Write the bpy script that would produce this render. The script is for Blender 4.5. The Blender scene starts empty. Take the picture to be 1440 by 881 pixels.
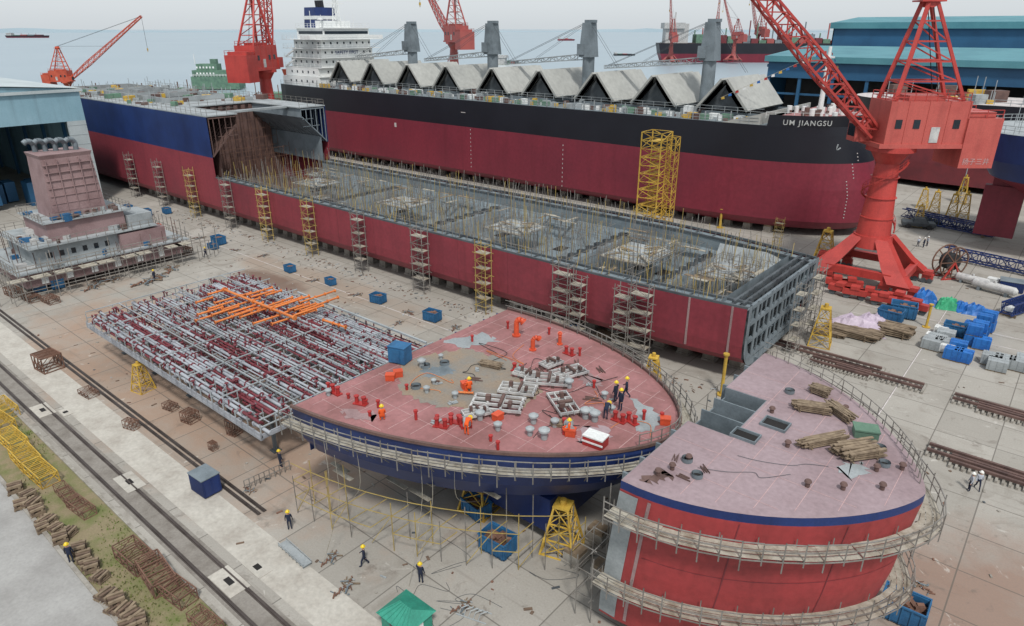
import bpy, math, random
from mathutils import Vector
random.seed(7)
rnd=random.random
def ru(a,b): return a+(b-a)*rnd()
SC=bpy.context.scene; COL=SC.collection

# ---- survey: bearing readings taken from the drone station (0,0,36) turned into yard coordinates at height h
def Y(u,v,h=0.0):
    d=(v-440)*.923+369.2; f=886.2-(v-440)*.3846; t=(36-h)/d
    a=f*t; b=(u-720)*t
    return (a*-.642+b*.767, a*.767+b*.642)
def Y3(u,v,h=0.0):
    p=Y(u,v,h); return (p[0],p[1],h)
def s(r,g,b,k=1.0):
    f=lambda c:(c/255.0)**2.2*k
    return (f(r),f(g),f(b))

# ---------------------------------------------------------------- materials
def mat(name,c,c2=None,rough=.6,metal=0.,sc=.35,lo=.42,hi=.68,rust=0.,bump=.15,fine=6.,rv=.06,streak=0,rc=(.17,.075,.04)):
    m=bpy.data.materials.new(name); m.use_nodes=True; nt=m.node_tree; N=nt.nodes; L=nt.links
    b=N['Principled BSDF']; b.inputs['Roughness'].default_value=rough; b.inputs['Metallic'].default_value=metal
    if c2 is None: c2=tuple(x*.62 for x in c)
    tc=N.new('ShaderNodeTexCoord')
    src=tc.outputs['Object']
    def noise(scale,det=6,vec=src):
        n=N.new('ShaderNodeTexNoise'); n.inputs['Scale'].default_value=scale; n.inputs['Detail'].default_value=det
        n.inputs['Roughness'].default_value=.62; L.new(vec,n.inputs['Vector']); return n.outputs['Fac']
    def ramp(f,a,bb,to=1.):
        r=N.new('ShaderNodeMapRange'); r.inputs['From Min'].default_value=a; r.inputs['From Max'].default_value=bb; r.inputs['To Max'].default_value=to
        L.new(f,r.inputs['Value']); return r.outputs['Result']
    def mix(f,A,B,blend='MIX'):
        x=N.new('ShaderNodeMix'); x.data_type='RGBA'; x.blend_type=blend
        if hasattr(f,'is_linked'): L.new(f,x.inputs[0])
        else: x.inputs[0].default_value=f
        for i,q in ((6,A),(7,B)):
            if hasattr(q,'is_linked'): L.new(q,x.inputs[i])
            else: x.inputs[i].default_value=(*q,1)
        return x.outputs[2]
    col=mix(ramp(noise(sc),lo,hi),c,c2)
    if streak:
        mp=N.new('ShaderNodeMapping'); mp.inputs['Scale'].default_value=(1.2,1.2,.08); L.new(src,mp.inputs['Vector'])
        col=mix(ramp(noise(streak,5,mp.outputs['Vector']),.5,.85,.7),col,tuple(x*.55 for x in c))
    if rust>0:
        col=mix(ramp(noise(sc*4+.7,8),.78-rust*.35,.86-rust*.25),col,rc)
    fn=noise(fine,4)
    v=N.new('ShaderNodeMapRange'); v.inputs['From Min'].default_value=.3; v.inputs['From Max'].default_value=.7
    v.inputs['To Min'].default_value=.86; v.inputs['To Max'].default_value=1.1; L.new(fn,v.inputs['Value'])
    oi=N.new('ShaderNodeObjectInfo'); q=N.new('ShaderNodeMapRange'); q.inputs['To Min'].default_value=1-rv*2; q.inputs['To Max'].default_value=1+rv
    L.new(oi.outputs['Random'],q.inputs['Value'])
    mm=N.new('ShaderNodeMath'); mm.operation='MULTIPLY'; L.new(v.outputs[0],mm.inputs[0]); L.new(q.outputs[0],mm.inputs[1])
    hs=N.new('ShaderNodeHueSaturation'); L.new(mm.outputs[0],hs.inputs['Value']); L.new(col,hs.inputs['Color'])
    L.new(hs.outputs[0],b.inputs['Base Color'])
    if bump:
        bp=N.new('ShaderNodeBump'); bp.inputs['Strength'].default_value=bump; bp.inputs['Distance'].default_value=.05
        L.new(fn,bp.inputs['Height']); L.new(bp.outputs[0],b.inputs['Normal'])
    return m
K={}
def mk(k,*a,**w): K[k]=mat(k,*a,**w)
mk('antifouling_red',s(136,56,66),s(118,50,60),rough=.55,sc=.12,streak=.7,fine=2)
mk('antifouling_dark',s(114,50,56),s(96,46,52),rough=.6,sc=.4)
mk('ship_red',s(122,44,58),s(108,40,54),rough=.5,sc=.06,streak=.5,fine=1.5)
mk('bow_red',s(150,58,60),s(132,54,56),rough=.55,sc=.2,streak=.9,fine=2)
mk('hull_black',s(28,29,38),s(22,23,32),rough=.45,sc=.1)
mk('navy_paint',s(34,54,104),s(28,42,84),rough=.45,sc=.15,streak=.8)
mk('deck_red',s(160,112,112),s(136,94,92),rough=.75,sc=.25,lo=.38,hi=.6,rust=.3,fine=3)
mk('deck_mauve',s(152,134,138),s(134,115,118),rough=.75,sc=.22,rust=.18,fine=3)
mk('deck_patch',s(144,128,110),s(126,126,122),rough=.8,sc=.35,rust=.45)
mk('mauve_primer',s(150,126,126),s(128,104,104),rough=.7,sc=.3,rust=.2)
mk('steel_primer',s(118,128,134),s(90,99,104),rough=.6,sc=.3,rust=.2)
mk('tank_steel',s(128,140,146),s(104,115,122),rough=.6,sc=.2,rust=.22)
mk('steel_light',s(156,162,164),s(126,132,134),rough=.6,sc=.3,rust=.18)
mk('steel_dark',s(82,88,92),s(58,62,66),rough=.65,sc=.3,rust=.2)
mk('brown_steel',s(104,82,76),s(78,61,58),rough=.7,sc=.4,rust=.3)
mk('hatch_grey',s(162,163,158),s(150,151,147),rough=.6,sc=.1,rust=.0,fine=1.,bump=.02,rv=.03)
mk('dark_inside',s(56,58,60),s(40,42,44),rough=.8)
mk('white_paint',s(224,226,224),s(208,212,212),rough=.5,sc=.2,rust=.02)
mk('white_dull',s(188,188,186),s(150,150,150),rough=.6,sc=.8,rust=.3)
mk('glass_dark',s(38,46,54),rough=.15)
mk('crane_red',s(178,66,60),s(156,56,52),rough=.5,sc=.3,rust=.12,streak=1.2)
mk('crane_pink',s(190,92,84),s(176,80,74),rough=.5,sc=.3,streak=.8)
mk('crane_far_haze',s(160,84,80),s(146,76,74),rough=.6,sc=.3)  # distance haze put into the red of far cranes and cargo
mk('crane_orange',s(200,92,68),s(176,76,58),rough=.5)
mk('yellow_paint',s(198,164,70),s(164,130,56),rough=.6,sc=.8,rust=.28)
mk('pole_grey',s(134,131,126),s(102,96,90),rough=.6,sc=.8,rust=.3)
mk('pole_yellow',s(178,156,92),s(148,128,76),rough=.6,sc=.8,rust=.2)
mk('plank',s(166,161,148),s(128,119,104),rough=.85,sc=1.2)
mk('timber',s(138,122,102),s(98,84,70),rough=.9,sc=1.5)
mk('old_timber',s(112,94,80),s(76,64,56),rough=.95,sc=2)
mk('rust_steel',s(118,88,74),s(88,66,56),rough=.85,sc=1.0)
mk('blue_bin',s(46,100,142),s(34,78,114),rough=.6,sc=.8,rust=.25)
mk('blue_sheet',s(44,108,180),s(32,84,152),rough=.5,sc=1)
mk('green_sheet',s(60,156,112),s(40,126,90),rough=.5,sc=1)
mk('lilac_sheet',s(190,176,190),s(166,150,168),rough=.6,sc=.6)
mk('orange_pipe',s(214,126,66),s(194,106,56),rough=.55,sc=.8)
mk('orange_red',s(204,84,52),s(182,68,44),rough=.5)
mk('pipe_grey',s(164,168,174),s(128,131,138),rough=.5,sc=.5,rust=.1)
mk('pipe_maroon',s(118,54,62),s(94,44,50),rough=.55,sc=.6)
mk('signal_red',s(166,50,48),s(142,44,42),rough=.5,sc=1)
mk('roof_teal',s(84,138,148),s(70,122,134),rough=.6,sc=.1)
mk('clad_blue',s(44,92,128),s(36,78,112),rough=.55,sc=.1)
mk('clad_pale',s(140,174,188),s(122,158,172),rough=.6,sc=.1,streak=.6)
mk('roof_pale',s(176,186,188),s(154,164,166),rough=.6,sc=.1)
mk('green_paint',s(54,138,118),s(42,112,96),rough=.6,sc=.4)
mk('green_dull',s(98,130,110),s(76,102,90),rough=.7)
mk('concrete_block',s(152,148,140),s(120,114,106),rough=.9,sc=.8)
mk('concrete_pale',s(178,174,165),s(158,152,143),rough=.9,sc=.4,rust=.12,fine=3)
mk('rail_steel',s(92,84,80),s(66,58,54),rough=.5,metal=.5)
mk('ballast',s(136,131,124),s(114,108,101),rough=.95,sc=.6,fine=5,bump=.3)
mk('grass',s(106,112,68),s(136,124,98),rough=.95,sc=.45,lo=.36,hi=.58,fine=7,bump=.7)
mk('grass_blade',s(98,114,58),s(126,124,76),rough=.9,sc=.3)
mk('road_grey',s(168,167,164),s(144,142,139),rough=.9,sc=.25,lo=.35,hi=.7,fine=4)
mk('skin',s(196,150,124),rough=.6)
mk('cloth_navy',s(34,42,62),rough=.9); mk('cloth_orange',s(226,90,36),rough=.9); mk('cloth_pale',s(180,186,196),rough=.9)
mk('helmet_yellow',s(226,196,48),rough=.4,rv=0); mk('helmet_white',s(226,226,220),rough=.4,rv=0)
mk('cable_black',s(44,44,46),rough=.7)
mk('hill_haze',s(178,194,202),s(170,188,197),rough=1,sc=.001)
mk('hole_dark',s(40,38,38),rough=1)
mk('line_white',s(196,190,188),s(164,156,154),rough=.8,sc=1)
mk('line_faint',s(190,158,156),s(164,130,130),rough=.8,sc=1)

# ---------------------------------------------------------------- mesh builder
class M:
    def __init__(q): q.v=[];q.f=[];q.i=[];q.sm=[]
    def add(q,vs,fs,mi=0,sm=False):
        n=len(q.v); q.v+= [tuple(p) for p in vs]
        for f in fs: q.f.append(tuple(n+k for k in f)); q.i.append(mi); q.sm.append(sm)
    def bb(q,x0,x1,y0,y1,z0,z1,mi=0):
        q.add([(x0,y0,z0),(x1,y0,z0),(x1,y1,z0),(x0,y1,z0),(x0,y0,z1),(x1,y0,z1),(x1,y1,z1),(x0,y1,z1)],
              [(3,2,1,0),(4,5,6,7),(0,1,5,4),(1,2,6,5),(2,3,7,6),(3,0,4,7)],mi)
    def box(q,c,d,mi=0,rz=0.,rx=0.):
        vs=[]
        for k in range(8):
            x=(d[0]/2)*(1 if k in(1,2,5,6) else -1); y=(d[1]/2)*(1 if k in(2,3,6,7) else -1); z=(d[2]/2)*(1 if k>3 else -1)
            y,z=y*math.cos(rx)-z*math.sin(rx), y*math.sin(rx)+z*math.cos(rx)
            x,y=x*math.cos(rz)-y*math.sin(rz), x*math.sin(rz)+y*math.cos(rz)
            vs.append((c[0]+x,c[1]+y,c[2]+z))
        q.add(vs,[(3,2,1,0),(4,5,6,7),(0,1,5,4),(1,2,6,5),(2,3,7,6),(3,0,4,7)],mi)
    def cyl(q,a,b,r,r2=None,n=8,mi=0,cap=True,sm=True):
        a=Vector(a);b=Vector(b);d=b-a
        if d.length<1e-6: return
        d.normalize(); up=Vector((0,0,1)) if abs(d.z)<.95 else Vector((1,0,0))
        x=d.cross(up).normalized(); y=d.cross(x)
        if r2 is None:r2=r
        vs=[]
        off=math.pi/4 if n==4 else 0
        for k in range(n):
            t=2*math.pi*k/n+off; vs.append(a+(x*math.cos(t)+y*math.sin(t))*r)
        for k in range(n):
            t=2*math.pi*k/n+off; vs.append(b+(x*math.cos(t)+y*math.sin(t))*r2)
        q.add(vs,[(k,k+n,(k+1)%n+n,(k+1)%n) for k in range(n)],mi,sm and n>4)
        if cap: q.add(vs,[tuple(range(n)),tuple(range(2*n-1,n-1,-1))],mi)
    def bar(q,a,b,w=.05,mi=0): q.cyl(a,b,w*.707,None,4,mi,w>.12,False)
    def tube(q,pts,r,n=8,mi=0):
        for a,b in zip(pts,pts[1:]): q.cyl(a,b,r,None,n,mi)
    def poly(q,pts,mi=0): q.add(pts,[tuple(range(len(pts)))],mi)
    def loft(q,levels,mis,closed=True,cap0=None,cap1=None,sm=True):
        n=len(levels[0])
        for k,(A,B) in enumerate(zip(levels,levels[1:])):
            q.add(list(A)+list(B),[(j,(j+1)%n,(j+1)%n+n,j+n) for j in range(n if closed else n-1)],mis[k],sm)
        if cap0 is not None: q.poly(list(levels[0])[::-1],cap0)
        if cap1 is not None: q.poly(levels[-1],cap1)
    def lattice(q,a,b,w,w2=None,n=8,c=.22,d=.12,mi=0):
        a=Vector(a);b=Vector(b);dd=(b-a).normalized()
        if w2 is None:w2=w
        up=Vector((0,0,1)) if abs(dd.z)<.95 else Vector((1,0,0))
        x=dd.cross(up).normalized(); y=dd.cross(x)
        cs=[(1,1),(-1,1),(-1,-1),(1,-1)]
        R=[]
        for k in range(n+1):
            t=k/n; p=a.lerp(b,t); h=(w+(w2-w)*t)/2
            R.append([p+x*h*i+y*h*j for i,j in cs])
        for j in range(4):
            q.bar(R[0][j],R[n][j],c,mi)
            for k in range(n):
                q.bar(R[k][j],R[k+1][(j+1)%4],d,mi) if k%2 else q.bar(R[k][(j+1)%4],R[k+1][j],d,mi)
                q.bar(R[k+1][j],R[k+1][(j+1)%4],d,mi)
    def rail(q,pts,h=1.1,step=2.,mi=0,w=.06,closed=False):
        pts=[Vector(p) for p in pts]
        if closed: pts.append(pts[0])
        for a,b in zip(pts,pts[1:]):
            n=max(1,int((b-a).length/step))
            for k in range(n): p=a.lerp(b,k/n); q.bar(p,p+Vector((0,0,h)),w,mi)
            for z in (h,h*.5): q.bar(a+Vector((0,0,z)),b+Vector((0,0,z)),w*.8,mi)
    def build(q,name,mats,parent=None,loc=(0,0,0),world=False,stuff=False):
        off=Vector(parent.location) if (world and parent) else (Vector(loc) if world else Vector((0,0,0)))
        me=bpy.data.meshes.new(name)
        me.from_pydata([(p[0]-off.x,p[1]-off.y,p[2]-off.z) for p in q.v],[],q.f)
        if isinstance(mats,str): mats=[mats]
        for m in mats: me.materials.append(K[m])
        me.polygons.foreach_set('material_index',q.i); me.polygons.foreach_set('use_smooth',q.sm)
        me.update()
        o=bpy.data.objects.new(name,me); COL.objects.link(o)
        if parent: o.parent=parent
        else: o.location=loc
        if stuff: o['kind']='stuff'
        return o
def one(name,k,par,fn,world=True):
    q=M(); fn(q); return q.build(name,k,par,world=world)
def tag(o,label,cat,group=None):
    o['label']=label;o['category']=cat
    if group:o['group']=group
    return o
def T(name,label,cat,loc=(0,0,0),group=None,rz=0):
    e=bpy.data.objects.new(name,None); e.location=loc; e.empty_display_size=.5; e.rotation_euler[2]=rz; COL.objects.link(e)
    return tag(e,label,cat,group)
KIDS={}
def dup(o,loc,rz=0.,sc=(1,1,1),label=None):
    ch=KIDS.get(o.name)
    if ch is None: ch=KIDS[o.name]=[c for c in bpy.data.objects if c.parent==o]
    n=o.copy(); COL.objects.link(n); n.location=loc; n.rotation_euler=(0,0,rz); n.scale=sc
    if label:n['label']=label
    for c in ch:
        g=c.copy(); COL.objects.link(g); g.parent=n
    return n
def setpose(o,loc,rz=0.,sc=(1,1,1)):
    o.location=loc;o.rotation_euler=(0,0,rz);o.scale=sc; return o
def many(factory,places):
    o=None
    for k,p in enumerate(places):
        loc,rz,sc=p if len(p)==3 else (p[0],p[1],(1,1,1))
        if k==0: o=factory(); setpose(o,loc,rz,sc)
        else: dup(o,loc,rz,sc)
    return o

# ---------------------------------------------------------------- ground, sea, sky
def sheet(name,pts,z,mats):
    m=M(); m.poly([(p[0],p[1],z) for p in pts]); o=m.build(name,mats); o['kind']='structure'; return o
def ground_mat():
    m=bpy.data.materials.new('yard_concrete'); m.use_nodes=True; nt=m.node_tree;N=nt.nodes;L=nt.links;b=N['Principled BSDF']
    tc=N.new('ShaderNodeTexCoord'); src=tc.outputs['Object']
    def noise(sc,det=8,dist=0.):
        n=N.new('ShaderNodeTexNoise'); n.inputs['Scale'].default_value=sc;n.inputs['Detail'].default_value=det;n.inputs['Roughness'].default_value=.65;n.inputs['Distortion'].default_value=dist
        L.new(src,n.inputs['Vector']); return n.outputs['Fac']
    def rg(f,a,c,lo=0,hi=1):
        r=N.new('ShaderNodeMapRange'); r.inputs['From Min'].default_value=a;r.inputs['From Max'].default_value=c
        r.inputs['To Min'].default_value=lo;r.inputs['To Max'].default_value=hi;L.new(f,r.inputs['Value']);return r.outputs[0]
    def mix(f,A,B,bl='MIX'):
        x=N.new('ShaderNodeMix');x.data_type='RGBA';x.blend_type=bl
        L.new(f,x.inputs[0]) if hasattr(f,'is_linked') else setattr(x.inputs[0],'default_value',f)
        for i,q in((6,A),(7,B)):
            if hasattr(q,'is_linked'):L.new(q,x.inputs[i])
            else:x.inputs[i].default_value=(*q,1)
        return x.outputs[2]
    sp=N.new('ShaderNodeSeparateXYZ');L.new(src,sp.inputs[0])
    def M2(op,a,b2):
        x=N.new('ShaderNodeMath');x.operation=op
        for i,q in((0,a),(1,b2)):
            if hasattr(q,'is_linked'):L.new(q,x.inputs[i])
            else:x.inputs[i].default_value=q
        return x.outputs[0]
    br=N.new('ShaderNodeTexBrick'); br.offset=0; br.inputs['Scale'].default_value=1; br.inputs['Brick Width'].default_value=5; br.inputs['Row Height'].default_value=5
    br.inputs['Mortar Size'].default_value=.06; br.inputs['Mortar Smooth'].default_value=.3
    br.inputs['Color1'].default_value=(*s(170,166,158),1); br.inputs['Color2'].default_value=(*s(152,148,140),1); br.inputs['Mortar'].default_value=(*s(255,255,255),1)
    L.new(src,br.inputs['Vector'])
    col=mix(br.outputs['Fac'],br.outputs['Color'],s(160,156,149))
    col=mix(rg(noise(.06),.4,.6,0,.7),col,s(144,140,132))
    col=mix(rg(noise(.2,8,1.),.54,.68,0,.6),col,s(124,117,108))
    def blob(cx,cy,rx,ry):
        dx=M2('DIVIDE',M2('SUBTRACT',sp.outputs[0],cx),rx);dy=M2('DIVIDE',M2('SUBTRACT',sp.outputs[1],cy),ry)
        return M2('ADD',M2('MULTIPLY',dx,dx),M2('MULTIPLY',dy,dy))
    nn=noise(.12)
    for cx,cy,rx,ry,c in((-72,31,40,14,s(152,122,100)),(6,47,14,12,s(136,106,90)),(-84,56,26,5,s(146,128,112)),(-92,52,8,3,s(96,68,54))):
        f=rg(M2('ADD',blob(cx,cy,rx,ry),M2('MULTIPLY',M2('SUBTRACT',nn,.5),3.5)),.2,1.2,.75,0)
        col=mix(f,col,c)
    col=mix(rg(noise(.45,10,.6),.6,.68,0,.55),col,s(100,91,83))
    col=mix(rg(noise(1.4,8),.63,.7,0,.5),col,s(100,92,84))
    mp=N.new('ShaderNodeMapping'); mp.inputs['Scale'].default_value=(.06,1.6,1); L.new(src,mp.inputs['Vector'])
    n5=N.new('ShaderNodeTexNoise'); n5.inputs['Scale'].default_value=1.; n5.inputs['Detail'].default_value=5; L.new(mp.outputs['Vector'],n5.inputs['Vector'])
    col=mix(rg(n5.outputs['Fac'],.6,.7,0,.35),col,s(116,109,101))
    col=mix(rg(noise(.33,6,2.),.36,.3,0,.5),col,s(200,196,188))
    col=mix(rg(noise(7,5),.35,.7,0,.3),col,s(112,107,101))
    jt=M2('MULTIPLY',br.outputs['Fac'],.75); col=mix(jt,col,s(92,87,80))
    L.new(col,b.inputs['Base Color'])
    wet=rg(noise(.14,6,.5),.66,.7,.88,.35); L.new(wet,b.inputs['Roughness'])
    bp=N.new('ShaderNodeBump');bp.inputs['Strength'].default_value=.25;L.new(noise(4,6),bp.inputs['Height']);L.new(bp.outputs[0],b.inputs['Normal'])
    return m
K['yard']=ground_mat()
def sea_mat():
    m=bpy.data.materials.new('sea');m.use_nodes=True;nt=m.node_tree;N=nt.nodes;L=nt.links;b=N['Principled BSDF']
    b.inputs['Roughness'].default_value=.35
    tc=N.new('ShaderNodeTexCoord');n=N.new('ShaderNodeTexNoise');n.inputs['Scale'].default_value=.004;n.inputs['Detail'].default_value=8
    L.new(tc.outputs['Object'],n.inputs['Vector'])
    x=N.new('ShaderNodeMix');x.data_type='RGBA';L.new(n.outputs['Fac'],x.inputs[0]);x.inputs[6].default_value=(*s(130,148,158),1);x.inputs[7].default_value=(*s(150,165,173),1)
    L.new(x.outputs[2],b.inputs['Base Color'])
    n2=N.new('ShaderNodeTexNoise');n2.inputs['Scale'].default_value=.25;n2.inputs['Detail'].default_value=4;L.new(tc.outputs['Object'],n2.inputs['Vector'])
    bp=N.new('ShaderNodeBump');bp.inputs['Strength'].default_value=.15;L.new(n2.outputs['Fac'],bp.inputs['Height']);L.new(bp.outputs[0],b.inputs['Normal'])
    return m
K['sea']=sea_mat()
sheet('ground',[(-300,-60),(160,-60),(160,420),(-120,420),(-300,300)],0,'yard')
sheet('sea',[(-30000,-30000),(30000,-30000),(30000,30000),(-30000,30000)],-2.5,'sea')
q=M(); q.poly([(-300,-60,-2.5),(-300,-60,0),(-300,300,0),(-300,300,-2.5)]); q.poly([(-300,300,-2.5),(-300,300,0),(-120,420,0),(-120,420,-2.5)])
q.build('quay_edge','concrete_block')['kind']='structure'
q=M(); prev=None
for k in range(90):
    a=math.radians(20+k*1.1); h=ru(10,30)+14*math.sin(k*.3)
    p=(-9000*math.sin(a-.35),9000*math.cos(a-.35))
    if prev: q.poly([(*prev[:2],-3),(*p,-3),(*p,max(h,8)),(*prev[:2],prev[2])])
    prev=(*p,max(h,8))
q.build('far_hills','hill_haze')['kind']='structure'
sheet('road',[(-180,-40),(60,-40),(60,9.0),(-180,9.0)],.004,'road_grey')
sheet('grass_verge',[(-180,9.3),(60,9.3),(60,13.6),(-180,13.6)],.006,'grass')
sheet('track_bed',[(-180,14.3),(60,14.3),(60,16.5),(-180,16.5)],.008,'ballast')
sheet('apron_path',[(-180,17.2),(60,17.2),(60,20.2),(-180,20.2)],.006,'concrete_pale')
q=M(); q.bb(-180,60,9.0,9.3,0,.12); q.build('kerb','concrete_block')['kind']='structure'
q=M(); q.bb(-180,60,13.6,13.85,0,.1); q.build('kerb','concrete_block')['kind']='structure'
q=M()
for k in range(9000):
    x=ru(-130,-20);yy=ru(9.4,13.5)
    if math.sin(x*.35+yy)+math.sin(x*.13)+ru(-.9,.9)<.1: continue
    h=ru(.06,.26);a=ru(0,3.1);w=ru(.03,.09); q.add([(x-w*math.cos(a),yy-w*math.sin(a),0),(x+w*math.cos(a),yy+w*math.sin(a),0),(x+ru(-.1,.1),yy+ru(-.1,.1),h)],[(0,1,2)])
o=q.build('grass_tufts','grass_blade'); o['kind']='stuff'
q=M()
for k in range(1000):
    z=rnd()
    if z<.55: x,y=ru(-150,-24),64-abs(random.gauss(0,1.6))
    elif z<.7: x,y=ru(-100,-45),ru(21,62)
    elif z<.85: x,y=ru(-45,5),ru(18,62)
    elif z<.9: x,y=ru(-20,20),ru(60,120)
    else: x,y=ru(-150,-100),ru(45,60)
    l=ru(.08,.6); q.box((x,y,.03),(l,ru(.04,.2),ru(.03,.12)),random.choice([0,0,1,2,3,4]),ru(0,3.1))
o=q.build('ground_litter',['old_timber','rust_steel','steel_light','concrete_block','steel_dark']); o['kind']='stuff'
for yy in (14.7,16.1,21.0,21.5):
    q=M(); q.bb(-180,60 if yy<18 else -44,yy-.06,yy+.06,0,.09); q.bb(-180,60 if yy<18 else -44,yy-.16,yy+.16,0,.03)
    o=q.build('rail','rail_steel'); tag(o,'dark steel crane rail set in the concrete yard','rail','crane rails')
for (u,v,w) in ((60,577,2.2),(92,580,1.2),(182,678,2.2),(322,818,2.2),(362,798,1.6)):
    x,y=Y(u,v); q=M(); q.bb(x-w*.7,x+w*.7,y-w*.35,y+w*.35,.012,.05,0); q.bb(x-w*.2,x+w*.2,y-.22,y+.22,.05,.055,1)
    tag(q.build('inspection_pit',['concrete_pale','hole_dark']),'pale concrete slab with a dark open pit beside the rails','pit','rail pits')
q=M(); q.bb(-160,-50,56.5,56.6,.004,.006)
for x in (-10,8,26): q.bb(x,x+.1,55,110,.004,.006)
for y in (96.5,100.5): q.bb(-20,60,y,y+.12,.004,.006)
q.build('painted_lines','line_white')['kind']='structure'

# ---------------------------------------------------------------- outline helper
def bow_outline(x0,L,B,yc,z,sh=0.,p=2.,e=.6,n=22,ox=0.):
    near=[];far=[]
    for k in range(n+1):
        u=k/n; t=1-(1-u)**1.8
        w=B*max(0.,1-t**p)**e; x=x0+L*t
        near.append((x+ox,yc+sh*L*t-w,z)); far.append((x+ox,yc+sh*L*t+w,z))
    return near+far[::-1][1:]
def offset(pts,d):
    out=[];n=len(pts)
    for k in range(n):
        a=Vector(pts[max(k-1,0)][:2]);b=Vector(pts[min(k+1,n-1)][:2]);t=(b-a).normalized()
        out.append((pts[k][0]+t.y*d,pts[k][1]-t.x*d,pts[k][2]))
    return out
def resample(pts,step):
    out=[Vector(pts[0])];acc=0.
    for a,b in zip(pts,pts[1:]):
        a=Vector(a);b=Vector(b);L=(b-a).length
        d=step-acc
        while d<=L: out.append(a.lerp(b,d/L)); d+=step
        acc=L-(d-step)
    out.append(Vector(pts[-1])); return out
def walkway(name,pts,z,label,a=.25,b=1.4,down=1.6,up=1.1,grp='scaffold walkways round the bow blocks',step=1.15):
    base=resample(pts,step); base=[(p.x,p.y,z) for p in base]
    i=offset(base,a);o=offset(base,b)
    c=base[len(base)//2]
    e=T(name,label,'scaffolding',(c[0],c[1],z),grp)
    q=M()
    for k in range(len(i)-1):
        dz=ru(-.04,.04)
        A,B,C,D=i[k],i[k+1],o[k+1],o[k]
        for w in range(3):
            f0=w/3.;f1=f0+.3
            lp=lambda P,Q,f:(P[0]+(Q[0]-P[0])*f,P[1]+(Q[1]-P[1])*f,z+dz)
            q.poly([lp(A,D,f0),lp(B,C,f0),lp(B,C,f1),lp(A,D,f1)])
    q.build('walkway_planks','plank',e,world=True)
    q=M()
    for k in range(len(i)):
        zz=z+up+ru(-.2,.4)
        q.bar((o[k][0],o[k][1],z-down*ru(.3,1)),(o[k][0],o[k][1],zz),.06)
        if k%2==0:q.bar((i[k][0],i[k][1],z-.4),(i[k][0],i[k][1],z+.5),.05)
        q.bar((i[k][0],i[k][1],z-.1),(o[k][0],o[k][1],z-.1),.06)
        q.bar((i[k][0],i[k][1],z-down),(o[k][0],o[k][1],z-.1),.05)
        if k:
            for h in (-.1,.55,1.05): q.bar((o[k-1][0],o[k-1][1],z+h+ru(-.05,.05)),(o[k][0],o[k][1],z+h),.055)
    q.build('walkway_poles','pole_grey',e,world=True)
    return e

# ---------------------------------------------------------------- bow block one (pink deck, navy hull)
B1Z=9.5
e=T('bow_block','pink-decked navy bow block on yellow trestles, deck gear fitted','ship block',(-34,37,0))
X0,L1,BB=-41.8,24.2,12.7
def b1(z,fB,fL,dx=0): return bow_outline(X0+dx,L1*fL,BB*fB,36.5,z,sh=.1)
lv=[b1(3.9,.74,.80,.3),b1(4.7,.86,.87,.1),b1(6.4,.945,.94,.05),b1(8.2,.985,.985),b1(9.1,.995,1),b1(B1Z,1,1)]
q=M(); q.loft(lv,[0,0,0,0,0],cap0=0); q.build('hull_plating',['navy_paint'],e,world=True)
q=M(); q.poly([(p[0],p[1],B1Z+.004) for p in lv[-1]]); q.build('deck','deck_red',e,world=True)
q=M(); rim=resample(lv[-1],1.2)
for a,b in zip(rim,rim[1:]): q.bar((a.x,a.y,B1Z+.1),(b.x,b.y,B1Z+.1),.22)
q.build('deck_edge','brown_steel',e,world=True)
def inb(x,y,m=.6):
    t=(x-X0)/L1
    if t<0.02 or t>.97: return False
    yc=36.5+.1*L1*t; return abs(y-yc)<BB*(1-t*t)**.6-m
q=M()
for k in range(14):
    x=-40.8+k*1.75; ys=[y*.5 for y in range(40,110) if inb(x,y*.5)]
    if ys: q.bb(x,x+.04,min(ys),max(ys),B1Z+.008,B1Z+.011)
for k in range(9):
    y=26+k*2.8; xs=[-41.5+j*.5 for j in range(50) if inb(-41.5+j*.5,y)]
    if xs: q.bb(min(xs),max(xs),y,y+.04,B1Z+.012,B1Z+.015)
q.build('deck_seam_lines','line_faint',e,world=True)
def blotch(pts,z,k,par,name):
    P=[Vector((*Y(*p,z),0)) for p in pts]; out=[]
    for a,b in zip(P,P[1:]+P[:1]):
        for j in range(8): v=a.lerp(b,j/8.); out.append((v.x+ru(-.3,.3),v.y+ru(-.3,.3),z))
    q=M(); q.poly(out); return q.build(name,k,par,world=True)
blotch(((552,530),(565,510),(610,497),(655,490),(700,502),(735,512),(720,530),(765,548),(740,572),(700,558),(660,575),(610,572),(570,556)),B1Z+.018,'deck_patch',e,'bare_deck_patch')
for pts,k in ((((620,478),(680,468),(700,480),(650,490)),'steel_light'),(((890,560),(925,580),(925,605),(895,610)),'steel_light'),(((820,600),(860,598),(855,618),(815,622)),'deck_mauve'),(((590,520),(630,512),(640,525),(600,532)),'steel_primer'),(((480,575),(530,580),(520,592),(490,588)),'mauve_primer'),(((820,520),(850,535),(840,548),(815,535)),'mauve_primer')):
    blotch(pts,B1Z+.021,k,e,'primed_deck_patch')
q=M(); q.bb(-41,-24,33,41,1.2,4.2); q.bb(-41.9,-41.8,25,48,5,9.3)
for y in range(26,49,2): q.bb(-42.3,-41.9,y,y+.15,5.2,9.3)
q.build('keel_box','navy_paint',e,world=True)
walkway('scaffold_walkway',bow_outline(X0,L1,BB,36.5,0,sh=.1),8.7,'grey plank scaffold walkway hung round the navy bow block',down=1.1,b=1.15)
e2=T('guard_rail','thin grey guard rail along the pink deck edge','railing',(-30,48,B1Z))
far=[p for p in bow_outline(X0,L1,BB-.3,36.5,B1Z,sh=.1)]
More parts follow.
